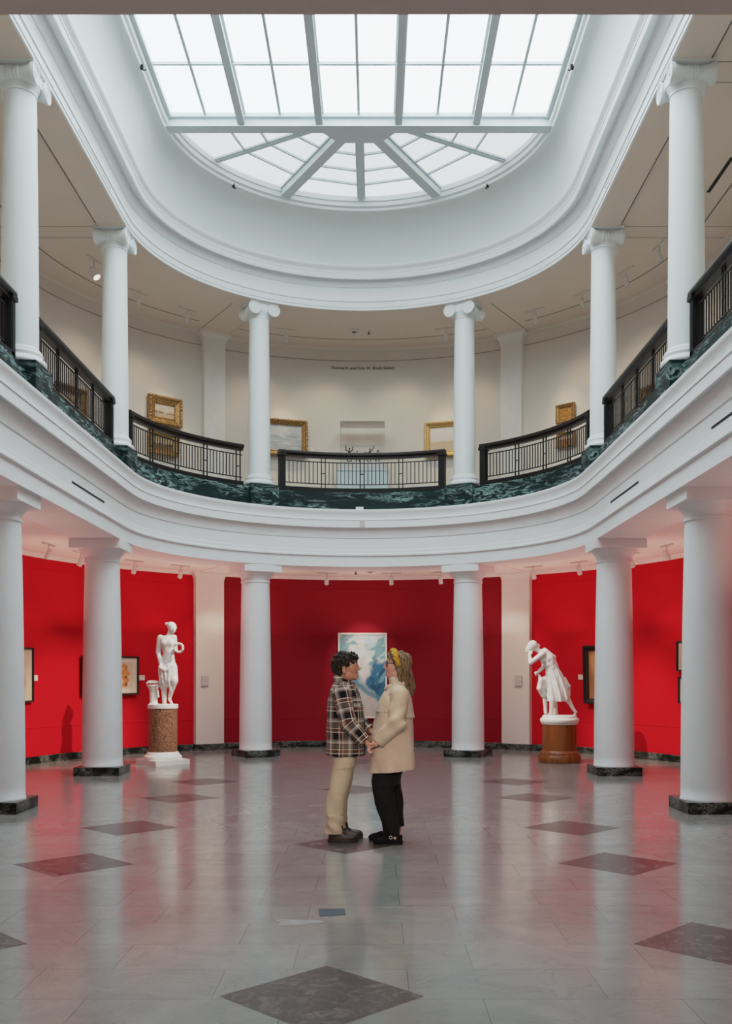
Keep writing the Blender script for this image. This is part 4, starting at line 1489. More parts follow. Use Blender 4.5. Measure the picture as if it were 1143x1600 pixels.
# legs
s.chain([sp(372, 560), sp(348, 760), sp(350, 905)], [0.085, 0.052, 0.034], 0.02)
s.cap(sp(350, 915, 0.0), sp(372, 925, -0.06), 0.03, 0.02, 0.015)
s.chain([sp(420, 570, -0.02), sp(448, 715, -0.07), sp(398, 860, 0.03)], [0.085, 0.056, 0.032], 0.02)
s.cap(sp(398, 880, 0.02), sp(428, 918, -0.05), 0.028, 0.019, 0.015)
# torso
s.loft([(z_(600), *sp(388, 0)[:2], 0.125, 0.100), (z_(540), *sp(386, 0)[:2], 0.130, 0.105), (z_(490), *sp(388, 0)[:2], 0.108, 0.090), (z_(440), *sp(390, 0)[:2], 0.094, 0.078),
        (z_(390), *sp(388, 0)[:2], 0.103, 0.085), (z_(340), *sp(386, 0)[:2], 0.120, 0.092), (z_(300), *sp(380, 0)[:2], 0.124, 0.080), (z_(265), *sp(380, 0)[:2], 0.095, 0.055)], 0.03, 2.2)
s.ell(sp(356, 338, -0.066), (0.050, 0.036, 0.048), 0.045)
s.ell(sp(420, 338, -0.066), (0.050, 0.036, 0.048), 0.045)
s.ell(sp(318, 285), (0.045, 0.045, 0.045), 0.03)
s.ell(sp(440, 282), (0.045, 0.045, 0.045), 0.03)
# neck and head, bowed to the right
s.cap(sp(392, 275), sp(408, 225), 0.042, 0.038, 0.03)
s.ell(sp(427, 192, -0.01), (0.068, 0.076, 0.090), 0.02, eul(0, 0.35, 0))
s.ell(sp(440, 215, -0.04), (0.042, 0.045, 0.056), 0.02, eul(0, 0.35, 0))
s.cap(sp(449, 200, -0.085), sp(455, 218, -0.098), 0.008, 0.010, 0.01)
s.ell(sp(418, 172, 0.0), (0.080, 0.084, 0.070), 0.01, eul(0, 0.35, 0))
s.ell(sp(372, 155, 0.03), (0.038, 0.038, 0.034), 0.012)
s.torus(sp(424, 178, 0), (0.3, 0, 1), 0.074, 0.012, 0.006)
# arms
s.chain([sp(308, 288), sp(291, 425, 0.01), sp(335, 575, -0.10)], [0.050, 0.042, 0.029], 0.02)
s.ell(sp(352, 588, -0.10), (0.034, 0.022, 0.026), 0.012)
for i in range(4):
    s.cap(sp(352 + 7 * i, 582 + 3 * i, -0.11), sp(372 + 4 * i, 588 + 2 * i, -0.125), 0.009, 0.007, 0.004)
s.chain([sp(445, 290), sp(455, 400, 0.0), sp(478, 402, -0.13)], [0.046, 0.040, 0.028], 0.02)
s.ell(sp(485, 402, -0.15), (0.024, 0.03, 0.028), 0.012)
# drapery wrapped from the hips to the knees, clinging to both thighs
fold = lambda x, y, z, th: 0.009 * np.sin(11 * th + 16 * z + 8 * x) * np.clip((z_(540) - z) * 8 + 0.3, 0, 1) + 0.004 * np.sin(23 * th - 30 * z)
s.loft([(z_(756), *sp(378, 0, -0.02)[:2], 0.092, 0.075), (z_(720), *sp(384, 0, -0.02)[:2], 0.122, 0.098), (z_(660), *sp(387, 0, -0.02)[:2], 0.140, 0.112), (z_(600), *sp(387, 0, -0.01)[:2], 0.144, 0.116), (z_(560), *sp(385, 0)[:2], 0.138, 0.112), (z_(535), *sp(385, 0)[:2], 0.128, 0.104)], 0.015, 2.2, fold)
s.chain([sp(425, 580, -0.03), sp(448, 690, -0.07), sp(425, 765, -0.02)], [0.088, 0.070, 0.052], 0.03)
s.chain([sp(345, 600, 0.0), sp(338, 750, 0.01)], [0.09, 0.062], 0.03)
s.chain([sp(315, 570, -0.10), sp(370, 600, -0.125), sp(440, 560, -0.11)], [0.022, 0.028, 0.02], 0.02)
s.chain([sp(410, 590, -0.12), sp(405, 700, -0.12), sp(420, 800, -0.08)], [0.022, 0.028, 0.012], 0.02)
s.disp(lambda X, Y, Z: 0.0012 * np.sin(70 * X) * np.sin(60 * Z))
statue = sdf_obj('marble_statue', s, 0.0062, M['marble_white'], None, (SX, SY, 0.934))
statue.location = (SX, SY, 0.934)
tag(statue, 'white marble standing woman with draped legs, head bowed, beside a flower basket stump', 'statue')
s = Sdf()
wc = sp(508, 385, -0.17)
s.torus(wc, (0.1, 1, 0.1), 0.070, 0.021, 0.01)
for i in range(15):
    a = 2 * PI * i / 15
    s.ell((wc[0] + 0.072 * math.cos(a), wc[1] - 0.012 + 0.010 * math.sin(5 * a), wc[2] + 0.072 * math.sin(a)), (0.018, 0.02, 0.018), 0.004)
sdf_obj('wreath', s, 0.005, M['marble_white'], statue, (SX, SY, 0.934))

# ---- leaning draped figure on a wooden drum
TX, TY, TS = 3.42, 16.8, 631.5


def tp(zx, zy, y=0.0):
    return (TX + (zx - 505) / TS, TY + y, (1469 - zy) / TS)


ped = thing('statue_pedestal', 'round polished cherry wood pedestal under the leaning statue', 'pedestal', (TX, TY, 0))
MB().lathe([(0.358, 0), (0.362, 0.01), (0.362, 0.10), (0.352, 0.115), (0.345, 0.14)], 64).build('base', M['wood'], ped, 40)
MB().lathe([(0.345, 0.14), (0.335, 0.15), (0.338, 0.17), (0.328, 0.185), (0.312, 0.19), (0.306, 0.205), (0.296, 0.212)], 64).build('base_moulding', M['wood'], ped, 40)
MB().lathe([(0.292, 0.21), (0.292, 0.655)], 64).build('drum', M['wood'], ped, 40)

tz = lambda zy: (1469 - zy) / TS
s = Sdf()
s.loft([(0.655, TX, TY, 0.30, 0.30), (0.675, TX, TY, 0.31, 0.31), (0.70, TX, TY, 0.328, 0.328), (0.735, TX, TY, 0.335, 0.335), (0.755, TX, TY, 0.325, 0.325), (0.77, TX, TY, 0.30, 0.30), (0.79, TX, TY, 0.297, 0.297), (0.815, TX, TY, 0.28, 0.28)], 0.006, 2.0)
# tree stump support behind, with the blown cloth
s.chain([tp(455, 960, 0.08), tp(458, 800, 0.08), tp(455, 640, 0.05)], [0.07, 0.05, 0.05], 0.02)
# legs: forward foot, trailing leg on its toes
s.chain([tp(455, 620, -0.06), tp(420, 790, -0.08), tp(408, 915, -0.06)], [0.08, 0.05, 0.034], 0.02)
s.cap(tp(412, 938, -0.06), tp(378, 944, -0.09), 0.026, 0.018, 0.015)
s.chain([tp(520, 620, 0.06), tp(600, 775, 0.08), tp(668, 900, 0.08)], [0.08, 0.048, 0.028], 0.02)
s.chain([tp(670, 900, 0.08), tp(692, 925, 0.08), tp(672, 958, 0.07)], [0.026, 0.026, 0.02], 0.015)
# skirt, swept back by the stride
sk = lambda x, y, z, th: 0.012 * np.sin(9 * th + 5 * z) * np.clip((tz(430) - z) * 4, 0.1, 1) + 0.006 * np.sin(19 * th + 12 * z)
s.loft([(tz(806), *tp(482, 0)[:2], 0.178, 0.150), (tz(770), *tp(484, 0)[:2], 0.186, 0.160), (tz(700), *tp(478, 0)[:2], 0.176, 0.155), (tz(620), *tp(466, 0)[:2], 0.160, 0.140),
        (tz(540), *tp(450, 0)[:2], 0.142, 0.125), (tz(470), *tp(433, 0)[:2], 0.122, 0.108), (tz(410), *tp(412, 0)[:2], 0.100, 0.090), (tz(385), *tp(402, 0)[:2], 0.095, 0.085)], 0.02, 2.1, sk)
# torso leaning to the left
s.chain([tp(420, 420), tp(378, 345), tp(335, 295)], [0.092, 0.105, 0.085], 0.04, flat=((0, 1, 0), 1.15))
s.ell(tp(395, 395), (0.112, 0.112, 0.040), 0.03, eul(0, -0.6, 0))
s.chain([tp(345, 255, 0.02), tp(440, 330, 0.02), tp(455, 372, 0.02)], [0.05, 0.045, 0.03], 0.03)
s.ell(tp(318, 362, -0.06), (0.05, 0.045, 0.05), 0.03)
# neck and head
s.cap(tp(305, 275, -0.01), tp(250, 240, -0.02), 0.046, 0.042, 0.03)
s.ell(tp(196, 212, -0.02), (0.076, 0.076, 0.092), 0.02, eul(0, 0.35, 0))
s.ell(tp(180, 240, -0.02), (0.058, 0.052, 0.066), 0.02, eul(0, 0.5, 0))
s.cap(tp(143, 228, -0.02), tp(136, 252, -0.02), 0.009, 0.012, 0.012)
s.ell(tp(150, 268, -0.02), (0.022, 0.024, 0.012), 0.01)
s.ell(tp(212, 195, -0.02), (0.086, 0.086, 0.084), 0.01, eul(0, 0.35, 0))
s.ell(tp(270, 205, 0.01), (0.036, 0.036, 0.042), 0.012)
# near arm bent up towards the face
s.chain([tp(312, 290, -0.10), tp(176, 388, -0.13), tp(172, 300, -0.07)], [0.050, 0.038, 0.026], 0.02)
s.ell(tp(178, 288, -0.065), (0.03, 0.02, 0.034), 0.012)
for i in range(4):
    s.cap(tp(168 + 9 * i, 290, -0.06 - 0.008 * i), tp(166 + 11 * i, 262, -0.055 - 0.006 * i), 0.009, 0.007, 0.004)
# other arm reaching low in front
s.chain([tp(345, 330, 0.10), tp(335, 430, 0.02), tp(262, 492, -0.05)], [0.046, 0.036, 0.026], 0.02)
s.ell(tp(244, 496, -0.06), (0.032, 0.022, 0.022), 0.012)
for i in range(4):
    s.cap(tp(238, 488 + 6 * i, -0.07), tp(228 + 5 * i, 502 + 8 * i, -0.078), 0.009, 0.007, 0.004)
# wind-blown cloth in front and behind
s.chain([tp(275, 520, -0.03), tp(300, 580, -0.02), tp(292, 660, 0.0), tp(330, 745, 0.02)], [0.016, 0.045, 0.055, 0.04], 0.03, flat=((0, 1, 0), 1.8))
s.chain([tp(345, 560, 0), tp(330, 700, 0.02), tp(352, 800, 0.04), tp(358, 930, 0.04)], [0.05, 0.05, 0.035, 0.03], 0.03)
s.chain([tp(560, 560, 0.04), tp(605, 640, 0.05), tp(612, 735, 0.06)], [0.03, 0.038, 0.03], 0.03, flat=((0, 1, 0), 2.2))
s.disp(lambda X, Y, Z: 0.004 * np.sin(48 * X + 22 * Z) * np.sin(26 * Z - 20 * X + 9 * Y) * (Z > tz(930)) * (Z < tz(330)))
statue = sdf_obj('marble_statue', s, 0.0064, M['marble_white'], None, (TX, TY, 0.655))
statue.location = (TX, TY, 0.655)
tag(statue, 'white marble woman in a flowing dress leaning forward in mid stride', 'statue')


# ================================================================== THE COUPLE
YA, YB = 8.88, 8.74


def P(Yd, zx, zy, y):
    sc = FPX / Yd
    return (CAMX + (480 + zx / 4.571 - VPX) / sc, Yd + y, CAMZ - (990 + zy / 4.571 - VPY) / sc)


def A(zx, zy, y=0.0): return P(YA, zx, zy, y)
def B(zx, zy, y=0.0): return P(YB, zx, zy, y)
def ma(px): return px / 4.571 * YA / FPX     # zoom pixels to metres
def mb(px): return px / 4.571 * YB / FPX


def hand(s, wrist, knuckle, side, tips, thumb, r=0.009, palm_r=0.021, up=(0, 1, 0)):
    """palm from wrist to knuckles, spread along 'side'; tips = list of 4 joint lists (relative to each knuckle); thumb = joint list"""
    w, k, sd = Vector(wrist), Vector(knuckle), Vector(side)
    d = (k - w).normalized()
    for i in range(4):
        o = sd * (i - 1.5) * 0.020
        kk = k + o - d * (0.004 * abs(i - 1.2))
        s.cap(w + o * 0.55, kk, palm_r * 0.86, 0.0125, 0.012)
        pts = [kk] + [kk + Vector(q) * (0.86 + 0.07 * (1.5 - abs(i - 1.3))) for q in tips]
        s.chain(pts, [r + 0.001, r, r * 0.92, r * 0.8][:len(pts)], 0.003)
    s.chain([w + d * 0.02 + sd * -0.028] + [w + Vector(q) for q in thumb], [0.014, 0.011, 0.009][:1 + len(thumb)], 0.008)


# -------------------------------- person in the plaid jacket (left), facing right
baseA = (A(235, 0)[0], YA, 0.0)
s = Sdf()
hz = lambda zy: A(0, zy)[2]
# skull and face in profile
s.ell(A(268, 212), (0.099, 0.077, 0.100), 0.01)
s.ell(A(305, 245), (0.066, 0.066, 0.092), 0.03)
s.ell(A(318, 285), (0.050, 0.050, 0.056), 0.03)
s.cap(A(285, 300, -0.045), A(340, 312, -0.018), 0.024, 0.020, 0.02)
s.cap(A(285, 300, 0.045), A(340, 312, 0.018), 0.024, 0.020, 0.02)
s.ell(A(345, 308), (0.022, 0.024, 0.022), 0.02)
s.cap(A(338, 198, -0.035), A(344, 202, 0.0), 0.013, 0.013, 0.015)
s.cap(A(338, 198, 0.035), A(344, 202, 0.0), 0.013, 0.013, 0.015)
s.ell(A(320, 250, -0.042), (0.034, 0.026, 0.032), 0.02)
s.ell(A(320, 250, 0.042), (0.034, 0.026, 0.032), 0.02)
s.chain([A(349, 214), A(360, 236), A(367, 250)], [0.009, 0.011, 0.0125], 0.012)
s.ell(A(358, 256, -0.010), (0.010, 0.009, 0.008), 0.008)
s.ell(A(358, 256, 0.010), (0.010, 0.009, 0.008), 0.008)
s.ell(A(353, 276), (0.015, 0.024, 0.0075), 0.008)
s.ell(A(351, 288), (0.014, 0.022, 0.0085), 0.008)
s.ell(A(347, 217, -0.033), (0.014, 0.015, 0.010), 0.010, None, 's')
s.ell(A(347, 217, 0.033), (0.014, 0.015, 0.010), 0.010, None, 's')
for sg in (-1, 1):
    s.ell(A(264, 262, sg * 0.077), (0.020, 0.012, 0.033), 0.006, eul(0, -0.2, 0))
    s.ell(A(266, 258, sg * 0.088), (0.010, 0.008, 0.019), 0.006, eul(0, -0.2, 0), 's')
    s.ell(A(268, 284, sg * 0.075), (0.010, 0.008, 0.010), 0.006)
# neck, trunk (under the clothes), arms, legs
s.cap(A(250, 370), A(282, 300), 0.060, 0.056, 0.03)
s.loft([(hz(900), A(262, 0)[0], YA, 0.085, 0.145), (hz(700), A(262, 0)[0], YA, 0.085, 0.130), (hz(480), A(262, 0)[0], YA, 0.095, 0.165), (hz(400), A(252, 0)[0], YA, 0.07, 0.15), (hz(372), A(250, 0)[0], YA, 0.055, 0.08)], 0.03)
nearA = [A(250, 425, -0.17), A(302, 632, -0.225), A(424, 757, -0.262)]
farA = [A(255, 425, 0.17), A(330, 610, 0.19), A(452, 700, 0.10)]
s.chain(nearA, [0.052, 0.042, 0.026], 0.02)
s.chain(farA, [0.052, 0.042, 0.026], 0.02)
legN = [A(262, 880, -0.085), A(215, 1140, -0.10), A(203, 1415, -0.10)]
legF = [A(265, 880, 0.085), A(240, 1130, 0.10), A(232, 1400, 0.10)]
s.chain(legN, [0.070, 0.050, 0.030], 0.03)
s.chain(legF, [0.070, 0.050, 0.030], 0.03)
for lg in (legN, legF):
    s.chain([lg[2], (lg[2][0] - 0.01, lg[2][1], 0.07), (lg[2][0] + 0.09, lg[2][1], 0.036)], [0.030, 0.028, 0.018], 0.012)
# near hand: fingers lie inside the other's palm
wA = Vector(nearA[2]); kA = Vector(A(448, 802, -0.272))
hand(s, wA, kA, (0.15, 0.98, 0.1), [(0.022, 0, -0.030), (0.040, 0, -0.030), (0.048, 0, -0.012)], [(0.045, -0.03, -0.02), (0.066, -0.028, -0.042)])
wF = Vector(farA[2]); kF = Vector(A(478, 735, 0.07))
hand(s, wF, kF, (0.1, 0.98, 0.0), [(0.024, 0, -0.026), (0.040, 0, -0.024), (0.046, 0, -0.008)], [(0.04, -0.03, -0.01), (0.062, -0.028, -0.03)])
bodyA = sdf_obj('person', s, 0.0042, M['skin_a'], None, baseA)
bodyA.location = baseA
tag(bodyA, 'person with short dark hair in a plaid flannel jacket and khaki trousers, holding hands', 'person')


def sub(name, s, res, mat, base, parent, relax=1, weave=None):
    return sdf_obj(name, s, res, mat, parent, base, relax, weave)


# hair: thick short curls
s = Sdf()
s.ell(A(262, 202), (0.112, 0.091, 0.094), 0.01)
s.ell(A(215, 240), (0.056, 0.074, 0.072), 0.03)
s.ell(A(235, 278), (0.036, 0.060, 0.036), 0.02)
s.ell(A(318, 168, 0.0), (0.054, 0.072, 0.042), 0.02)
s.ell(A(344, 168, -0.02), (0.022, 0.035, 0.022), 0.012)
s.ell(A(352, 184, 0.02), (0.014, 0.022, 0.018), 0.01)
s.ell(A(300, 150, -0.02), (0.03, 0.04, 0.024), 0.012)
s.ell(A(250, 146, 0.0), (0.04, 0.05, 0.024), 0.012)
s.ell(A(286, 215, -0.072), (0.022, 0.014, 0.036), 0.01)
s.ell(A(286, 215, 0.072), (0.022, 0.014, 0.036), 0.01)
s.ell(A(352, 262), (0.082, 0.12, 0.074), 0.012, None, 's')
s.ell(A(300, 275, -0.085), (0.058, 0.05, 0.046), 0.01, None, 's')
s.ell(A(300, 275, 0.085), (0.058, 0.05, 0.046), 0.01, None, 's')
s.disp(lambda X, Y, Z: (0.0085 * np.sin(80 * X + 40 * Z + 2.2 * np.sin(45 * Y)) * np.sin(72 * Z - 34 * X + 46 * Y) + 0.004 * np.sin(165 * X + 120 * Y) * np.sin(150 * Z + 40 * X)) * np.clip((Z - hz(290)) * 12 + 0.35, 0.35, 1.15))
sub('hair', s, 0.0045, M['hair_dark'], baseA, bodyA, 0)
# eyes, brows, lips
for sg in (-1, 1):
    s = Sdf(); s.ell(A(338, 217, sg * 0.033), (0.012, 0.012, 0.0115), 0.002); e = sub('eye', s, 0.003, M['eyewhite'], baseA, bodyA)
    s = Sdf(); s.ell(A(345.5, 217, sg * 0.034), (0.0045, 0.0062, 0.0062), 0.002); sub('iris', s, 0.0018, M['iris'], baseA, e)
    s = Sdf(); s.chain([A(342, 201, sg * 0.05), A(350, 199, sg * 0.034), A(352, 203, sg * 0.016)], [0.004, 0.0055, 0.005], 0.003); sub('eyebrow', s, 0.0025, M['hair_dark'], baseA, bodyA)
s = Sdf(); s.ell(A(356, 278), (0.010, 0.020, 0.0042), 0.003); s.ell(A(354, 286), (0.010, 0.018, 0.0050), 0.003); sub('lips', s, 0.0025, M['lip'], baseA, bodyA)

# jacket
jl = [(868, 133, 410, .205), (800, 133, 406, .200), (700, 134, 402, .198), (600, 138, 402, .200), (540, 140, 397, .205), (480, 145, 386, .208), (430, 155, 366, .200), (400, 165, 350, .182), (375, 178, 338, .150), (352, 192, 326, .108), (330, 205, 312, .082)]
levels = [(hz(a), A((b_ + f) / 2, 0)[0], YA, ma(f - b_) / 2, w) for a, b_, f, w in jl]
jf = lambda x, y, z, th: 0.006 * np.sin(3 * th + 14 * z) * np.sin(9 * z + 2) + 0.004 * np.sin(26 * z + 5 * th)


def jacket_weave(V):
    th = np.arctan2((V[:, 1] - YA) / 0.2, (V[:, 0] - A(268, 0)[0]) / 0.17)
    return np.stack([th * 0.185 + 0.02, V[:, 2] + 0.02, np.zeros(len(V))], 1)


s = Sdf()
s.loft(levels, 0.02, 2.35, jf)
s.cap(A(250, 418, -0.12), A(250, 428, -0.165), 0.085, 0.078, 0.03)
s.cap(A(250, 418, 0.12), A(250, 428, 0.165), 0.085, 0.078, 0.03)
# open front with the neck hole
s.cap(A(330, 335, 0), A(360, 420, 0), 0.055, 0.012, 0.01, None, 's')
s.cap(A(262, 330, 0), A(285, 290, 0), 0.066, 0.07, 0.005, None, 's')
jk = sub('jacket', s, 0.0052, M['plaid'], baseA, bodyA, 1, jacket_weave)


def sleeve_weave(pts, off):
    pts = [np.array(p) for p in pts]

    def f(V):
        best = np.full(len(V), 9.0); u = np.zeros(len(V)); w = np.zeros(len(V)); L0 = 0.0
        for i in range(len(pts) - 1):
            a, b_ = pts[i], pts[i + 1]; ba = b_ - a; L = np.linalg.norm(ba)
            t = np.clip(((V - a) @ ba) / (L * L), -0.2 if i == 0 else 0, 1.2 if i == len(pts) - 2 else 1)
            q = V - a - t[:, None] * ba; d = np.linalg.norm(q, axis=1)
            e1 = np.cross(ba / L, [0, 1, 0]); e1 /= np.linalg.norm(e1)
            th = np.arctan2(q @ np.array([0, 1.0, 0]), q @ e1)
            m = d < best
            best = np.where(m, d, best); u = np.where(m, L0 + t * L, u); w = np.where(m, th * 0.075, w); L0 += L
        return np.stack([w + off, u, np.zeros(len(V))], 1)
    return f


slN = [A(248, 428, -0.175), A(296, 628, -0.240), A(408, 748, -0.262)]
s = Sdf(); s.chain(slN, [0.083, 0.074, 0.056], 0.03)
dcut = (Vector(slN[2]) - Vector(slN[1])).normalized()
s.cut(Vector(slN[2]) + dcut * 0.012, dcut)
s.disp(lambda X, Y, Z: 0.005 * np.sin(60 * Z + 30 * X) * np.sin(25 * X + 14 * Y + 1))
sub('sleeve', s, 0.0052, M['plaid'], baseA, jk, 1, sleeve_weave(slN, 0.13))
slF = [A(252, 428, 0.175), A(330, 605, 0.205), A(440, 692, 0.115)]
s = Sdf(); s.chain(slF, [0.083, 0.072, 0.055], 0.03)
dcut = (Vector(slF[2]) - Vector(slF[1])).normalized()
s.cut(Vector(slF[2]) + dcut * 0.012, dcut)
sub('sleeve', s, 0.0055, M['plaid'], baseA, jk, 1, sleeve_weave(slF, 0.05))
# collar: stand with turned down leaf, open at the throat
s = Sdf()
cpts = []
for i in range(13):
    a = math.radians(-150 + 300 * i / 12)      # around the neck, open to the front (+x)
    cx, cy = -math.cos(a), math.sin(a)
    fr = (1 - math.cos(a)) / 2
    cpts.append((A(262, 0)[0] + cx * (0.074 + 0.035 * fr), YA + cy * (0.076 + 0.012 * fr), hz(318 + 62 * fr)))
s.chain(cpts, [0.022] * 13, 0.01, flat=((0, 0, 1), 1.7))
sub('collar', s, 0.005, M['plaid'], baseA, jk, 1, lambda V: np.stack([V[:, 0] + V[:, 1], V[:, 2] + 0.1, V[:, 0] * 0], 1))
# dark tee at the throat and front placket, chest pocket flap
s = Sdf(); s.ell(A(300, 388), (0.05, 0.07, 0.06), 0.01); sub('tee_shirt', s, 0.005, M['tee'], baseA, bodyA)
s = Sdf(); s.chain([A(335, 362, -0.03), A(368, 432, -0.01), A(392, 520, 0), A(404, 640, 0), A(409, 862, 0)], [0.007] * 5, 0.004, flat=((0, 1, 0), 2.2)); sub('placket', s, 0.0045, M['tee'], baseA, jk)
s = Sdf(); s.cap(A(335, 505, -0.168), A(372, 512, -0.125), 0.010, 0.010, 0.004, flat=((0, 0, 1), 2.4)); sub('pocket_flap', s, 0.0045, M['plaid'], baseA, jk, 1, lambda V: np.stack([V[:, 0] + 0.05, V[:, 2] + 0.07, V[:, 0] * 0], 1))

# trousers
s = Sdf()
tf = lambda x, y, z, th: 0.005 * np.sin(22 * z + 3 * th) * np.clip((0.75 - z) * 2, 0.2, 1) + 0.004 * np.sin(60 * z + 2 * th) * (z < 0.25)
nl = [(1416, 197, 124, .076), (1340, 198, 122, .075), (1250, 200, 126, .076), (1150, 214, 136, .082), (1080, 230, 142, .086), (1000, 247, 146, .090), (930, 260, 148, .092), (850, 266, 150, .092)]
s.loft([(max(0.07, hz(a)), A(c, 0)[0], YA - 0.10 + 0.01 * i / 8, ma(w) / 2, d) for i, (a, c, w, d) in enumerate(nl)], 0.02, 2.1, tf)
fl = [(1398, 222, 112, .072), (1300, 222, 114, .073), (1200, 226, 122, .076), (1130, 238, 132, .082), (1050, 252, 140, .088), (950, 266, 146, .092), (850, 270, 150, .092)]
s.loft([(hz(a), A(c, 0)[0], YA + 0.10 - 0.01 * i / 7, ma(w) / 2, d) for i, (a, c, w, d) in enumerate(fl)], 0.02, 2.1, tf)
s.loft([(hz(935), A(268, 0)[0], YA, .092, .165), (hz(880), A(268, 0)[0], YA, .098, .172), (hz(790), A(268, 0)[0], YA, .10, .175)], 0.05)
sub('trousers', s, 0.0055, M['khaki'], baseA, bodyA)
# low dark brown boots
for lg, hx, tx, yy in ((0, 148, 362, -0.10), (1, 182, 396, 0.115)):
    x0, x1 = P(YA + yy, hx, 0, 0)[0], P(YA + yy, tx, 0, 0)[0]; y = YA + yy; L = x1 - x0
    s = Sdf()
    s.loft([(0.012, x0 + L * .5, y, L * .5, .047), (0.035, x0 + L * .5, y, L * .5, .048), (0.058, x0 + L * .44, y, L * .43, .045), (0.075, x0 + L * .34, y, L * .33, .043), (0.10, x0 + L * .27, y, L * .25, .046), (0.15, x0 + L * .255, y, L * .235, .050)], 0.01, 2.2)
    s.ell((x0 + L * .78, y, 0.045), (L * .2, 0.044, 0.032), 0.02)
    sh = sub('boot', s, 0.005, M['leather'], baseA, bodyA)
    s = Sdf(); s.loft([(0.0, x0 + L * .5, y, L * .5 + .002, .049), (0.020, x0 + L * .5, y, L * .505 + .002, .050)], 0.003, 2.3); sub('sole', s, 0.005, M['sole'], baseA, sh)


# -------------------------------- person in the beige coat (right), facing left
baseB = (B(610, 0)[0], YB, 0.0)
hb = lambda zy: B(0, zy)[2]
s = Sdf()
s.ell(B(652, 205), (0.098, 0.076, 0.098), 0.01)
s.ell(B(610, 240), (0.060, 0.062, 0.090), 0.03)
s.ell(B(598, 275), (0.044, 0.046, 0.046), 0.03)
s.cap(B(635, 290, -0.045), B(580, 298, -0.016), 0.022, 0.018, 0.02)
s.cap(B(635, 290, 0.045), B(580, 298, 0.016), 0.022, 0.018, 0.02)
s.ell(B(575, 294), (0.020, 0.022, 0.020), 0.02)
s.cap(B(580, 190, -0.035), B(574, 194, 0), 0.012, 0.012, 0.015)
s.cap(B(580, 190, 0.035), B(574, 194, 0), 0.012, 0.012, 0.015)
s.ell(B(600, 245, -0.042), (0.034, 0.024, 0.030), 0.02)
s.ell(B(600, 245, 0.042), (0.034, 0.024, 0.030), 0.02)
s.chain([B(570, 206), B(559, 226), B(551, 239)], [0.008, 0.010, 0.011], 0.012)
s.ell(B(560, 244, -0.010), (0.009, 0.008, 0.007), 0.008)
s.ell(B(560, 244, 0.010), (0.009, 0.008, 0.007), 0.008)
s.ell(B(565, 264), (0.014, 0.022, 0.008), 0.008)
s.ell(B(567, 276), (0.013, 0.020, 0.008), 0.008)
s.ell(B(571, 210, -0.033), (0.014, 0.015, 0.010), 0.01, None, 's')
s.ell(B(571, 210, 0.033), (0.014, 0.015, 0.010), 0.01, None, 's')
for sg in (-1, 1):
    s.ell(B(652, 245, sg * 0.075), (0.018, 0.010, 0.029), 0.006, eul(0, 0.2, 0))
s.cap(B(640, 365), B(622, 290), 0.050, 0.047, 0.03)
s.loft([(hb(1000), B(585, 0)[0], YB, 0.10, 0.15), (hb(800), B(600, 0)[0], YB, 0.10, 0.135), (hb(500), B(630, 0)[0], YB, 0.09, 0.145), (hb(400), B(645, 0)[0], YB, 0.06, 0.13), (hb(372), B(645, 0)[0], YB, 0.045, 0.07)], 0.03)
nearB = [B(652, 430, -0.15), B(630, 630, -0.22), B(500, 772, -0.190)]
farB = [B(640, 430, 0.15), B(590, 620, 0.20), B(492, 735, 0.17)]
s.chain(nearB, [0.048, 0.038, 0.024], 0.02)
s.chain(farB, [0.048, 0.038, 0.024], 0.02)
lN = [B(545, 960, -0.075), B(558, 1190, -0.095), B(606, 1440, -0.105)]
lF = [B(592, 960, 0.075), B(630, 1190, 0.095), B(644, 1400, 0.095)]
s.chain(lN, [0.06, 0.045, 0.034], 0.03)
s.chain(lF, [0.06, 0.045, 0.034], 0.03)
footN = (B(612, 0, 0)[0], YB - 0.11); footF = (B(572, 0, 0)[0], YB + 0.10)
s.chain([lN[2], (footN[0] + 0.01, footN[1], 0.062), (footN[0] - 0.06, footN[1], 0.044), (footN[0] - 0.13, footN[1], 0.026)], [0.036, 0.036, 0.030, 0.02], 0.02)
s.chain([lF[2], (lF[2][0] - 0.01, footF[1], 0.062), (lF[2][0] - 0.08, footF[1], 0.044), (lF[2][0] - 0.14, footF[1], 0.026)], [0.036, 0.036, 0.030, 0.02], 0.02)
# near hand closes over the other's fingers
wB = Vector(nearB[2]); kB = Vector(B(446, 798, -0.112))
kB = Vector((kB.x, wA.y - 0.028, kB.z))
hand(s, wB, kB, (-0.12, 0.95, 0.25), [(-0.020, -0.012, -0.034), (-0.002, -0.024, -0.052), (0.022, -0.022, -0.048)], [(-0.036, -0.022, 0.004), (-0.060, -0.018, -0.018)], 0.0085, 0.019)
wG = Vector(farB[2]); kG = Vector(B(450, 742, 0.17)); kG.y = wF.y + 0.01
hand(s, wG, kG, (0, 0.98, 0.1), [(-0.018, -0.01, -0.03), (-0.004, -0.02, -0.046), (0.018, -0.02, -0.042)], [(-0.03, -0.03, 0.0), (-0.05, -0.03, -0.026)], 0.0085, 0.019)
bodyB = sdf_obj('person', s, 0.0042, M['skin_b'], None, baseB)
bodyB.location = baseB
tag(bodyB, 'person with long blond hair, yellow headband and glasses in a beige coat and black trousers', 'person')

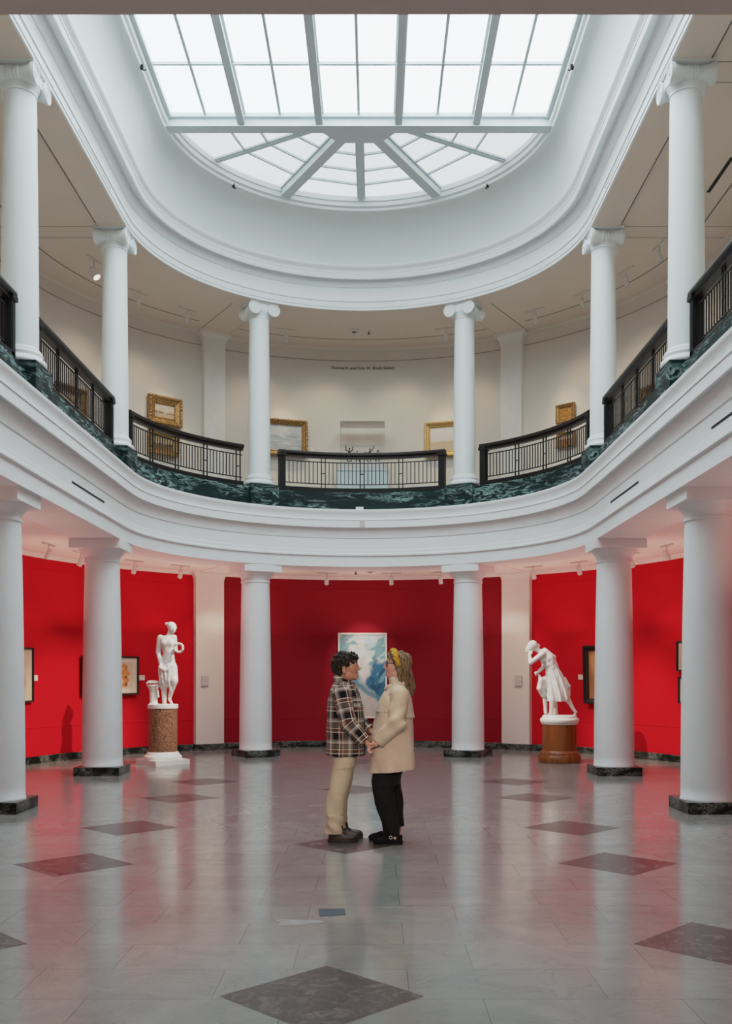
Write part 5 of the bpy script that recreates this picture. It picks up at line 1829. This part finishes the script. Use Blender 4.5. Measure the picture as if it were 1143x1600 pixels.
# hair
strand = lambda X, Y, Z: 0.0045 * np.sin(95 * X + 38 * Z + 40 * np.abs(Y - YB)) + 0.003 * np.sin(170 * X + 52 * Z + 90 * Y)
s = Sdf()
s.ell(B(664, 205), (0.103, 0.088, 0.104), 0.01)
hl = [(442, 742, 28, .020), (420, 740, 54, .045), (380, 730, 80, .072), (330, 712, 100, .086), (280, 694, 112, .090), (230, 678, 120, .088), (180, 668, 116, .082)]
s.loft([(hb(a), B(c, 0)[0], YB, mb(w) / 2, d) for a, c, w, d in hl], 0.03, 2.2)
s.chain([B(600, 160, -0.062), B(622, 215, -0.079), B(642, 290, -0.078), B(672, 350, -0.075)], [0.012, 0.014, 0.014, 0.012], 0.02)
s.chain([B(600, 160, 0.062), B(622, 215, 0.079), B(642, 290, 0.078), B(672, 350, 0.075)], [0.012, 0.014, 0.014, 0.012], 0.02)
s.chain([B(590, 140, 0), B(582, 160, -0.03), B(592, 185, -0.06)], [0.014, 0.012, 0.010], 0.01)
s.chain([B(590, 140, 0), B(582, 160, 0.03), B(592, 185, 0.06)], [0.014, 0.012, 0.010], 0.01)
s.ell(B(560, 250), (0.088, 0.12, 0.082), 0.012, None, 's')
s.ell(B(598, 285, -0.09), (0.052, 0.055, 0.085), 0.012, None, 's')
s.ell(B(598, 285, 0.09), (0.052, 0.055, 0.085), 0.012, None, 's')
s.disp(strand)
sub('hair', s, 0.0045, M['hair_blond'], baseB, bodyB, 0)
# knotted mustard headband
s = Sdf(); pts = []; rad = []
c0 = Vector(B(645, 212)); u = (Vector(B(614, 118)) - c0).normalized(); R0 = (Vector(B(614, 126)) - c0).length
for i in range(21):
    a = math.radians(-98 + 196 * i / 20)
    p = c0 + u * (R0 * math.cos(a)) + Vector((0, 1, 0)) * (0.094 * math.sin(a))
    pts.append(p); rad.append(0.0105 + 0.0055 * math.cos(a * 0.85) ** 2)
ax = Vector((u.z, 0, -u.x))
s.chain(pts, rad, 0.006, flat=(tuple(ax), 1.75))
s.ell(c0 + u * (R0 + 0.008), (0.032, 0.024, 0.022), 0.01)
s.ell(c0 + u * (R0 + 0.010) + Vector((0.012, -0.02, -0.01)), (0.022, 0.026, 0.018), 0.006)
s.disp(lambda X, Y, Z: 0.003 * np.sin(150 * (X + Z) + 60 * Y))
sub('headband', s, 0.0042, M['mustard'], baseB, bodyB)
# glasses
s = Sdf()
for sg in (-1, 1):
    c = B(563, 216, sg * 0.034)
    s.torus(c, (1, sg * -0.25, 0.1), 0.023, 0.0032, 0.002)
    s.chain([B(564, 208, sg * 0.057), B(600, 212, sg * 0.074), B(648, 226, sg * 0.080)], [0.0034, 0.0030, 0.0028], 0.002)
s.cap(B(559, 212, -0.012), B(559, 212, 0.012), 0.003, 0.003, 0.002)
sub('glasses', s, 0.0026, M['darkplastic'], baseB, bodyB, 0)
for sg in (-1, 1):
    s = Sdf(); s.ell(B(579, 212, sg * 0.033), (0.012, 0.012, 0.0115), 0.002); e = sub('eye', s, 0.003, M['eyewhite'], baseB, bodyB)
    s = Sdf(); s.ell(B(571.5, 212, sg * 0.034), (0.0045, 0.0062, 0.0062), 0.002); sub('iris', s, 0.0018, M['iris'], baseB, e)
s = Sdf(); s.ell(B(562, 266), (0.010, 0.018, 0.0042), 0.003); s.ell(B(564, 274), (0.010, 0.017, 0.0050), 0.003); sub('lips', s, 0.0025, M['lip'], baseB, bodyB)
s = Sdf(); s.ell(B(649, 262, -0.087), (0.005, 0.004, 0.006), 0.001); sub('earring', s, 0.002, M['silver'], baseB, bodyB)
# ribbed roll neck
s = Sdf()
s.loft([(hb(385), B(638, 0)[0], YB, .066, .078), (hb(360), B(632, 0)[0], YB, .060, .064), (hb(335), B(626, 0)[0], YB, .057, .059), (hb(312), B(622, 0)[0], YB, .056, .057), (hb(304), B(621, 0)[0], YB, .052, .053)], 0.01, 2.0, lambda x, y, z, th: 0.0014 * np.sin(40 * th))
sub('roll_neck', s, 0.004, M['knit'], baseB, bodyB)

# coat
cl = [(1027, 438, 771, .245), (990, 438, 770, .240), (900, 446, 768, .228), (800, 454, 763, .216), (700, 463, 757, .208), (640, 472, 752, .205), (600, 481, 752, .203), (560, 490, 750, .202), (500, 508, 743, .198), (455, 528, 735, .190), (425, 544, 726, .178), (398, 562, 714, .150), (375, 578, 702, .115), (352, 592, 690, .078)]
clv = [(hb(a), B((f + b_) / 2, 0)[0], YB, mb(b_ - f) / 2, w) for a, f, b_, w in cl]
cf = lambda x, y, z, th: 0.010 * np.sin(6 * th + 2) * np.clip((hb(640) - z) * 2.2, 0, 1) + 0.004 * np.sin(17 * z + 4 * th)
s = Sdf()
s.loft(clv, 0.02, 2.3, cf)
s.cap(B(652, 425, -0.10), B(652, 436, -0.145), 0.075, 0.072, 0.03)
s.cap(B(645, 425, 0.10), B(645, 436, 0.145), 0.075, 0.072, 0.03)
s.cut(B(436, 991), (0.09, 0, -1))
s.cap(B(628, 350), B(622, 310), 0.060, 0.062, 0.005, None, 's')
coat = sub('coat', s, 0.0055, M['coat'], baseB, bodyB)
slB = [B(654, 436, -0.152), B(630, 632, -0.222), B(512, 764, -0.190)]
s = Sdf(); s.chain(slB, [0.084, 0.078, 0.060], 0.03)
dc = (Vector(slB[2]) - Vector(slB[1])).normalized()
s.cut(Vector(slB[2]) + dc * 0.012, dc)
s.disp(lambda X, Y, Z: 0.008 * np.sin(46 * Z - 34 * X + 8 * Y) * np.exp(-((Z - B(0, 630)[2]) / 0.13) ** 2) + 0.003 * np.sin(30 * Z + 20 * X))
sl = sub('sleeve', s, 0.0052, M['coat'], baseB, coat)
s = Sdf()
pc_ = Vector(slB[2]) - dc * 0.065
s.torus(pc_, tuple(dc), 0.0615, 0.0045, 0.002); sub('cuff_strap', s, 0.0042, M['coat'], baseB, sl)
slG = [B(642, 436, 0.152), B(592, 622, 0.205), B(512, 722, 0.185)]
s = Sdf(); s.chain(slG, [0.084, 0.076, 0.058], 0.03)
dc = (Vector(slG[2]) - Vector(slG[1])).normalized(); s.cut(Vector(slG[2]) + dc * 0.012, dc)
sub('sleeve', s, 0.0055, M['coat'], baseB, coat)
# storm flap at the back, gun flap at the chest (cloth lying just outside the coat)
fl_ = [(z, cx, cy, rx + 0.010 + (0.010 if i == 0 else 0), ry + 0.010) for i, (z, cx, cy, rx, ry) in enumerate(sorted([l for l in clv if hb(602) - 0.001 < l[0] < hb(380)]))]
s = Sdf(); s.loft(fl_, 0.01, 2.3); s.loft([(z, cx, cy, rx - 0.016, ry - 0.016) for z, cx, cy, rx, ry in [(fl_[0][0] - 0.05,) + fl_[0][1:]] + fl_], 0.004, 2.3, kind='s'); s.cut(B(690, 500), (-1, 0, -0.10))
sub('storm_flap', s, 0.0055, M['coat'], baseB, coat)
fl2 = [(z, cx, cy, rx + 0.008, ry + 0.008) for (z, cx, cy, rx, ry) in sorted([l for l in clv if hb(575) < l[0] < hb(390)])]
s = Sdf(); s.loft(fl2, 0.01, 2.3); s.loft([(z, cx, cy, rx - 0.012, ry - 0.012) for z, cx, cy, rx, ry in [(fl2[0][0] - 0.05,) + fl2[0][1:]] + fl2], 0.004, 2.3, kind='s'); s.cut(B(580, 500), (1, 0, 0.3))
sub('gun_flap', s, 0.0055, M['coat'], baseB, coat)
# collar lying open, dark lining at the throat
s = Sdf(); pts = []
for i in range(13):
    a = math.radians(-155 + 310 * i / 12)
    fr = (1 - math.cos(a)) / 2
    pts.append((B(640, 0)[0] + math.cos(a) * (0.078 + 0.03 * fr), YB + math.sin(a) * (0.082 + 0.02 * fr), hb(352 + 44 * fr)))
s.chain(pts, [0.017] * 13, 0.01, flat=((0, 0, 1), 1.9))
sub('collar', s, 0.005, M['coat'], baseB, coat)
s = Sdf(); s.cap(B(560, 408, -0.055), B(592, 380, -0.075), 0.010, 0.012, 0.004, flat=((0, 0, 1), 1.9)); sub('collar_lining', s, 0.0045, M['coatdark'], baseB, coat)
s = Sdf()
for zx, zy in ((500, 640), (470, 800), (460, 900)):
    s.ell(B(zx - 8, zy, -0.03), (0.006, 0.012, 0.012), 0.002)
sub('button', s, 0.004, M['coatdark'], baseB, coat)

# black trousers
s = Sdf()
nl = [(1426, 603, 114, .072), (1360, 594, 124, .078), (1280, 577, 136, .084), (1200, 556, 148, .088), (1120, 538, 152, .092), (1040, 534, 148, .090), (960, 555, 140, .085)]
s.loft([(hb(a), B(c, 0)[0], YB - 0.085, mb(w) / 2, d) for a, c, w, d in nl], 0.02, 2.1, lambda x, y, z, th: 0.004 * np.sin(24 * z + 3 * th))
fl = [(1384, 646, 90, .066), (1300, 642, 96, .070), (1200, 632, 106, .078), (1120, 616, 118, .086), (1040, 598, 134, .092), (960, 590, 150, .096)]
s.loft([(hb(a), B(c, 0)[0], YB + 0.095, mb(w) / 2, d) for a, c, w, d in fl], 0.02, 2.1, lambda x, y, z, th: 0.004 * np.sin(24 * z + 3 * th + 2))
s.loft([(hb(1070), B(570, 0)[0], YB, .105, .16), (hb(1000), B(575, 0)[0], YB, .125, .18), (hb(900), B(590, 0)[0], YB, .12, .17)], 0.05)
sub('trousers', s, 0.0055, M['black_cloth'], baseB, bodyB)
# mary jane shoes
for (hx, tx, yy, nm) in ((681, 474, -0.11, 1), (600, 440, 0.10, 0)):
    x1, x0 = P(YB + yy, hx, 0, 0)[0], P(YB + yy, tx, 0, 0)[0]; y = YB + yy
    if nm == 0:
        x1 = x0 + 0.252
    L = x1 - x0; xm = (x0 + x1) / 2
    s = Sdf()
    s.loft([(0.010, xm, y, L * .5, .043), (0.03, xm, y, L * .5, .044), (0.055, xm + L * .02, y, L * .46, .041), (0.075, xm + L * .06, y, L * .43, .039), (0.088, xm + L * .08, y, L * .40, .037)], 0.01, 2.2)
    s.ell((x0 + L * .16, y, 0.034), (L * .16, 0.042, 0.022), 0.02)
    # throat opening over the instep
    s.ell((xm - L * .02, y, 0.098), (L * .33, 0.034, 0.052), 0.006, None, 's')
    s.cap((x0, y, 0.10), (x0 + L * .3, y, 0.098), 0.036, 0.036, 0.006, None, 's')
    sh = sub('shoe', s, 0.0042, M['velvet'], baseB, bodyB)
    s = Sdf(); s.loft([(0.0, xm, y, L * .5, .044), (0.013, xm, y, L * .505, .045)], 0.003, 2.2); sub('sole', s, 0.0045, M['sole'], baseB, sh)
    sx = x0 + L * .58
    s = Sdf(); s.chain([(sx, y - 0.041, 0.045), (sx, y - 0.034, 0.082), (sx, y, 0.098), (sx, y + 0.034, 0.082), (sx, y + 0.041, 0.045)], [0.005] * 5, 0.003, flat=((1, 0, 0), 2.2)); sub('strap', s, 0.0036, M['velvet'], baseB, sh)
    s = Sdf()
    for k in range(10):
        a = 2 * PI * k / 10
        s.ell((sx + 0.013 * math.cos(a), y - 0.044, 0.072 + 0.013 * math.sin(a)), (0.0045, 0.0045, 0.0045), 0.001)
    sub('buckle', s, 0.0025, M['silver'], baseB, sh)


# ================================================================== MARKS ON THE FLOOR
def floor_pt(px, py):
    y = FPX * CAMZ / (py - VPY)
    return (CAMX + (px - VPX) / FPX * y, y)


q = [floor_pt(*p) for p in ((497, 1420.5), (538, 1420), (540, 1429.5), (499, 1432))]
b = MB(); b.add([(x, y, 0.0008) for x, y in q] + [(x, y, 0.0025) for x, y in q], [(0, 1, 2, 3), (7, 6, 5, 4)] + [(i, i + 4, (i + 1) % 4 + 4, (i + 1) % 4) for i in range(4)])
tag(b.build('floor_sticker', M['sticker']), 'small slate blue rectangular sticker on the floor in front of the couple', 'sticker')
ring = []
cxy = floor_pt(461, 1441)
for k in range(18):
    a = 2 * PI * k / 18; rr_ = 1 + 0.18 * math.sin(3 * a + 1)
    ring.append((cxy[0] + 0.135 * rr_ * math.cos(a) + 0.02 * math.cos(2 * a), cxy[1] + 0.075 * rr_ * math.sin(a)))
b = MB(); b.add([(x, y, 0.0008) for x, y in ring], [tuple(range(18))])
tag(b.build('worn_patch', M['worn']), 'pale worn patch on the floor just left of the blue sticker', 'mark')


# ================================================================== LIGHT
def spot(loc, target, power, angle, col=(1, 0.82, 0.62), size=0.08, blend=0.8):
    l = bpy.data.lights.new('gallery_or_fill_spot', 'SPOT')
    l.energy = power; l.spot_size = math.radians(angle); l.spot_blend = blend; l.color = col; l.shadow_soft_size = size
    o = bpy.data.objects.new('gallery_or_fill_spot', l); C.objects.link(o)
    o.location = loc
    o.rotation_euler = (Vector(target) - Vector(loc)).to_track_quat('-Z', 'Y').to_euler()
    return o


def ringp(ang, R):
    a = math.radians(ang)
    return (R * math.cos(a), YC + R * math.sin(a))


LOWP, UPP = 92, 30
WARM = (1, 0.80, 0.60)
for ang, k in ((175, 1), (164, 0.65), (143, 0.35), (133, 0.35), (110, 0.3), (70, 0.3), (47, 0.4), (36, 0.75), (20, 0.8), (6, 0.8)):
    p = ringp(ang, 4.6); q = ringp(ang, RW)
    spot((p[0], p[1], 3.44), (q[0], q[1], 1.0), LOWP * k, 74, size=0.0, blend=1.0)
p = ringp(90, 4.3); q = ringp(90, RW)
spot((p[0], p[1], 3.44), (q[0], q[1], 1.7), 190, 46, (1, 0.86, 0.74), size=0.0, blend=1.0)
for ang in (122.5, 57.5):      # the pilasters
    p = ringp(ang, 4.35); q = ringp(ang, RW)
    spot((p[0], p[1], 3.44), (q[0], q[1], 1.7), 58, 55, (1, 0.84, 0.72), size=0.0, blend=1.0)
for sx in (-1, 1):
    for y in (12.6, 10.4, 8.0):
        spot((sx * 4.6, y, 3.44), (sx * RW, y, 1.0), LOWP * 0.9, 85, size=0.0, blend=1.0)
for x in (-3.5, 0, 3.5):       # added spots, unseen behind the camera; their bounce warms the near ceiling
    spot((x, -0.6, 3.4), (x, -2.6, 1.3), 50, 95, size=0.0, blend=1.0)
for ang in (168, 152, 138, 112, 98, 82, 68, 42, 28, 12):
    p = ringp(ang, 4.6); q = ringp(ang, RW)
    spot((p[0], p[1], 8.2), (q[0], q[1], 6.0), UPP, 85, size=0.0, blend=1.0)
for sx in (-1, 1):
    for y in (12.8, 9.5, 6.5):
        spot((sx * 4.6, y, 8.2), (sx * RW, y, 6.0), UPP, 85, size=0.0, blend=1.0)
def fill_uplight(loc, power, size=0.35, col=(1, 0.70, 0.60)):  # added fill lamp facing up, unseen from below; brightens the lower ceiling
    l = bpy.data.lights.new('ceiling_fill', 'AREA'); l.energy = power; l.color = col; l.size = size
    o = bpy.data.objects.new('ceiling_fill', l); C.objects.link(o); o.location = loc; o.rotation_euler = (PI, 0, 0)
def glow(loc, power, col=WARM, size=0.0):
    l = bpy.data.lights.new('gallery_glow', 'POINT'); l.energy = power; l.color = col; l.shadow_soft_size = size
    o = bpy.data.objects.new('gallery_glow', l); C.objects.link(o); o.location = loc
for ang in (175, 155, 135, 115, 90, 65, 45, 25, 5):
    p = ringp(ang, 4.9); fill_uplight((p[0], p[1], 2.3), 7, 0.9)
for sx in (-1, 1):
    for y in (12.4, 9.6, 6.5):
        fill_uplight((sx * 4.9, y, 2.3), 7, 0.9)
fill_uplight((-1.6, 1.0, 2.9), 9, 0.8, (1, 0.8, 0.66)); fill_uplight((1.8, 1.0, 2.9), 9, 0.8, (1, 0.8, 0.66))  # two more added out of view, lifting the near ceiling
# added fill spots, out of view near the entrance, brightening the couple
spot((-0.9, 2.2, 3.42), (0.1, 8.8, 0.85), 520, 22, (1, 0.90, 0.80), 0.15, 0.9)
spot((1.6, 2.2, 3.42), (0.25, 8.8, 0.85), 420, 22, (1, 0.90, 0.80), 0.15, 0.9)
for px, k in ((253, 1.0), (438, 1.0), (700, 1.0), (886, 0.9), (105, 0.8), (1022, 0.8)):      # picture lights
    q = wall_pt(px); a_ = math.atan2(q[1] - YC, q[0]); p = ringp(math.degrees(a_), 4.55)
    spot((p[0], p[1], 8.2), (q[0], q[1], 6.25), 60 * k, 36, (1, 0.80, 0.62), size=0.0, blend=1.0)
# spots of the upper gallery aimed across the hall at the statues
spot((4.5, 13.3, 8.2), (SX - 0.45, SY + 0.2, 1.3), 4600, 17, (1, 0.86, 0.72), 0.03, 0.7)
spot((-4.5, 13.3, 8.2), (TX + 0.2, TY + 0.1, 1.35), 3700, 15, (1, 0.86, 0.72), 0.03, 0.7)

w = bpy.data.worlds.new('World'); bpy.context.scene.world = w; w.use_nodes = True
w.node_tree.nodes['Background'].inputs[0].default_value = (0.75, 0.85, 1.0, 1)
w.node_tree.nodes['Background'].inputs[1].default_value = 0.1

# ================================================================== CAMERA
cd = bpy.data.cameras.new('camera'); cam = bpy.data.objects.new('camera', cd); C.objects.link(cam)
cam.location = (CAMX, 0.0, CAMZ)
cam.rotation_euler = (PI / 2, 0, 0)
cd.sensor_fit = 'VERTICAL'; cd.sensor_height = 36.0; cd.sensor_width = 36.0 * 1143 / 1600
cd.lens = 36.0 * FPX / 1600
cd.shift_x = -(VPX - 571.5) / 1600
cd.shift_y = (VPY - 800) / 1600
cd.clip_start = 0.05
cd.dof.use_dof = True; cd.dof.focus_distance = 8.75; cd.dof.aperture_fstop = 5.0
sc = bpy.context.scene
sc.camera = cam
sc.view_settings.view_transform = 'Standard'
sc.view_settings.look = 'None'
sc.view_settings.exposure = 0.0
sc.view_settings.use_curve_mapping = True       # soft highlight shoulder
cm = sc.view_settings.curve_mapping
cm.white_level = (6, 6, 6)
cm.extend = 'HORIZONTAL'
cv_ = cm.curves[3]
PTS = [(0, 0), (0.40, 0.40), (0.55, 0.505), (0.80, 0.59), (1.2, 0.68), (2.0, 0.785), (3.5, 0.87), (6.0, 0.935)]
while len(cv_.points) < len(PTS):
    cv_.points.new(0.5, 0.5)
for p_, (x_, y_) in zip(cv_.points, PTS):
    p_.location = (x_ / 6.0, y_); p_.handle_type = 'VECTOR'
cm.update()
sc.cycles.use_denoising = True
sc.cycles.max_bounces = 10
sc.cycles.diffuse_bounces = 6
sc.cycles.sample_clamp_indirect = 6.0
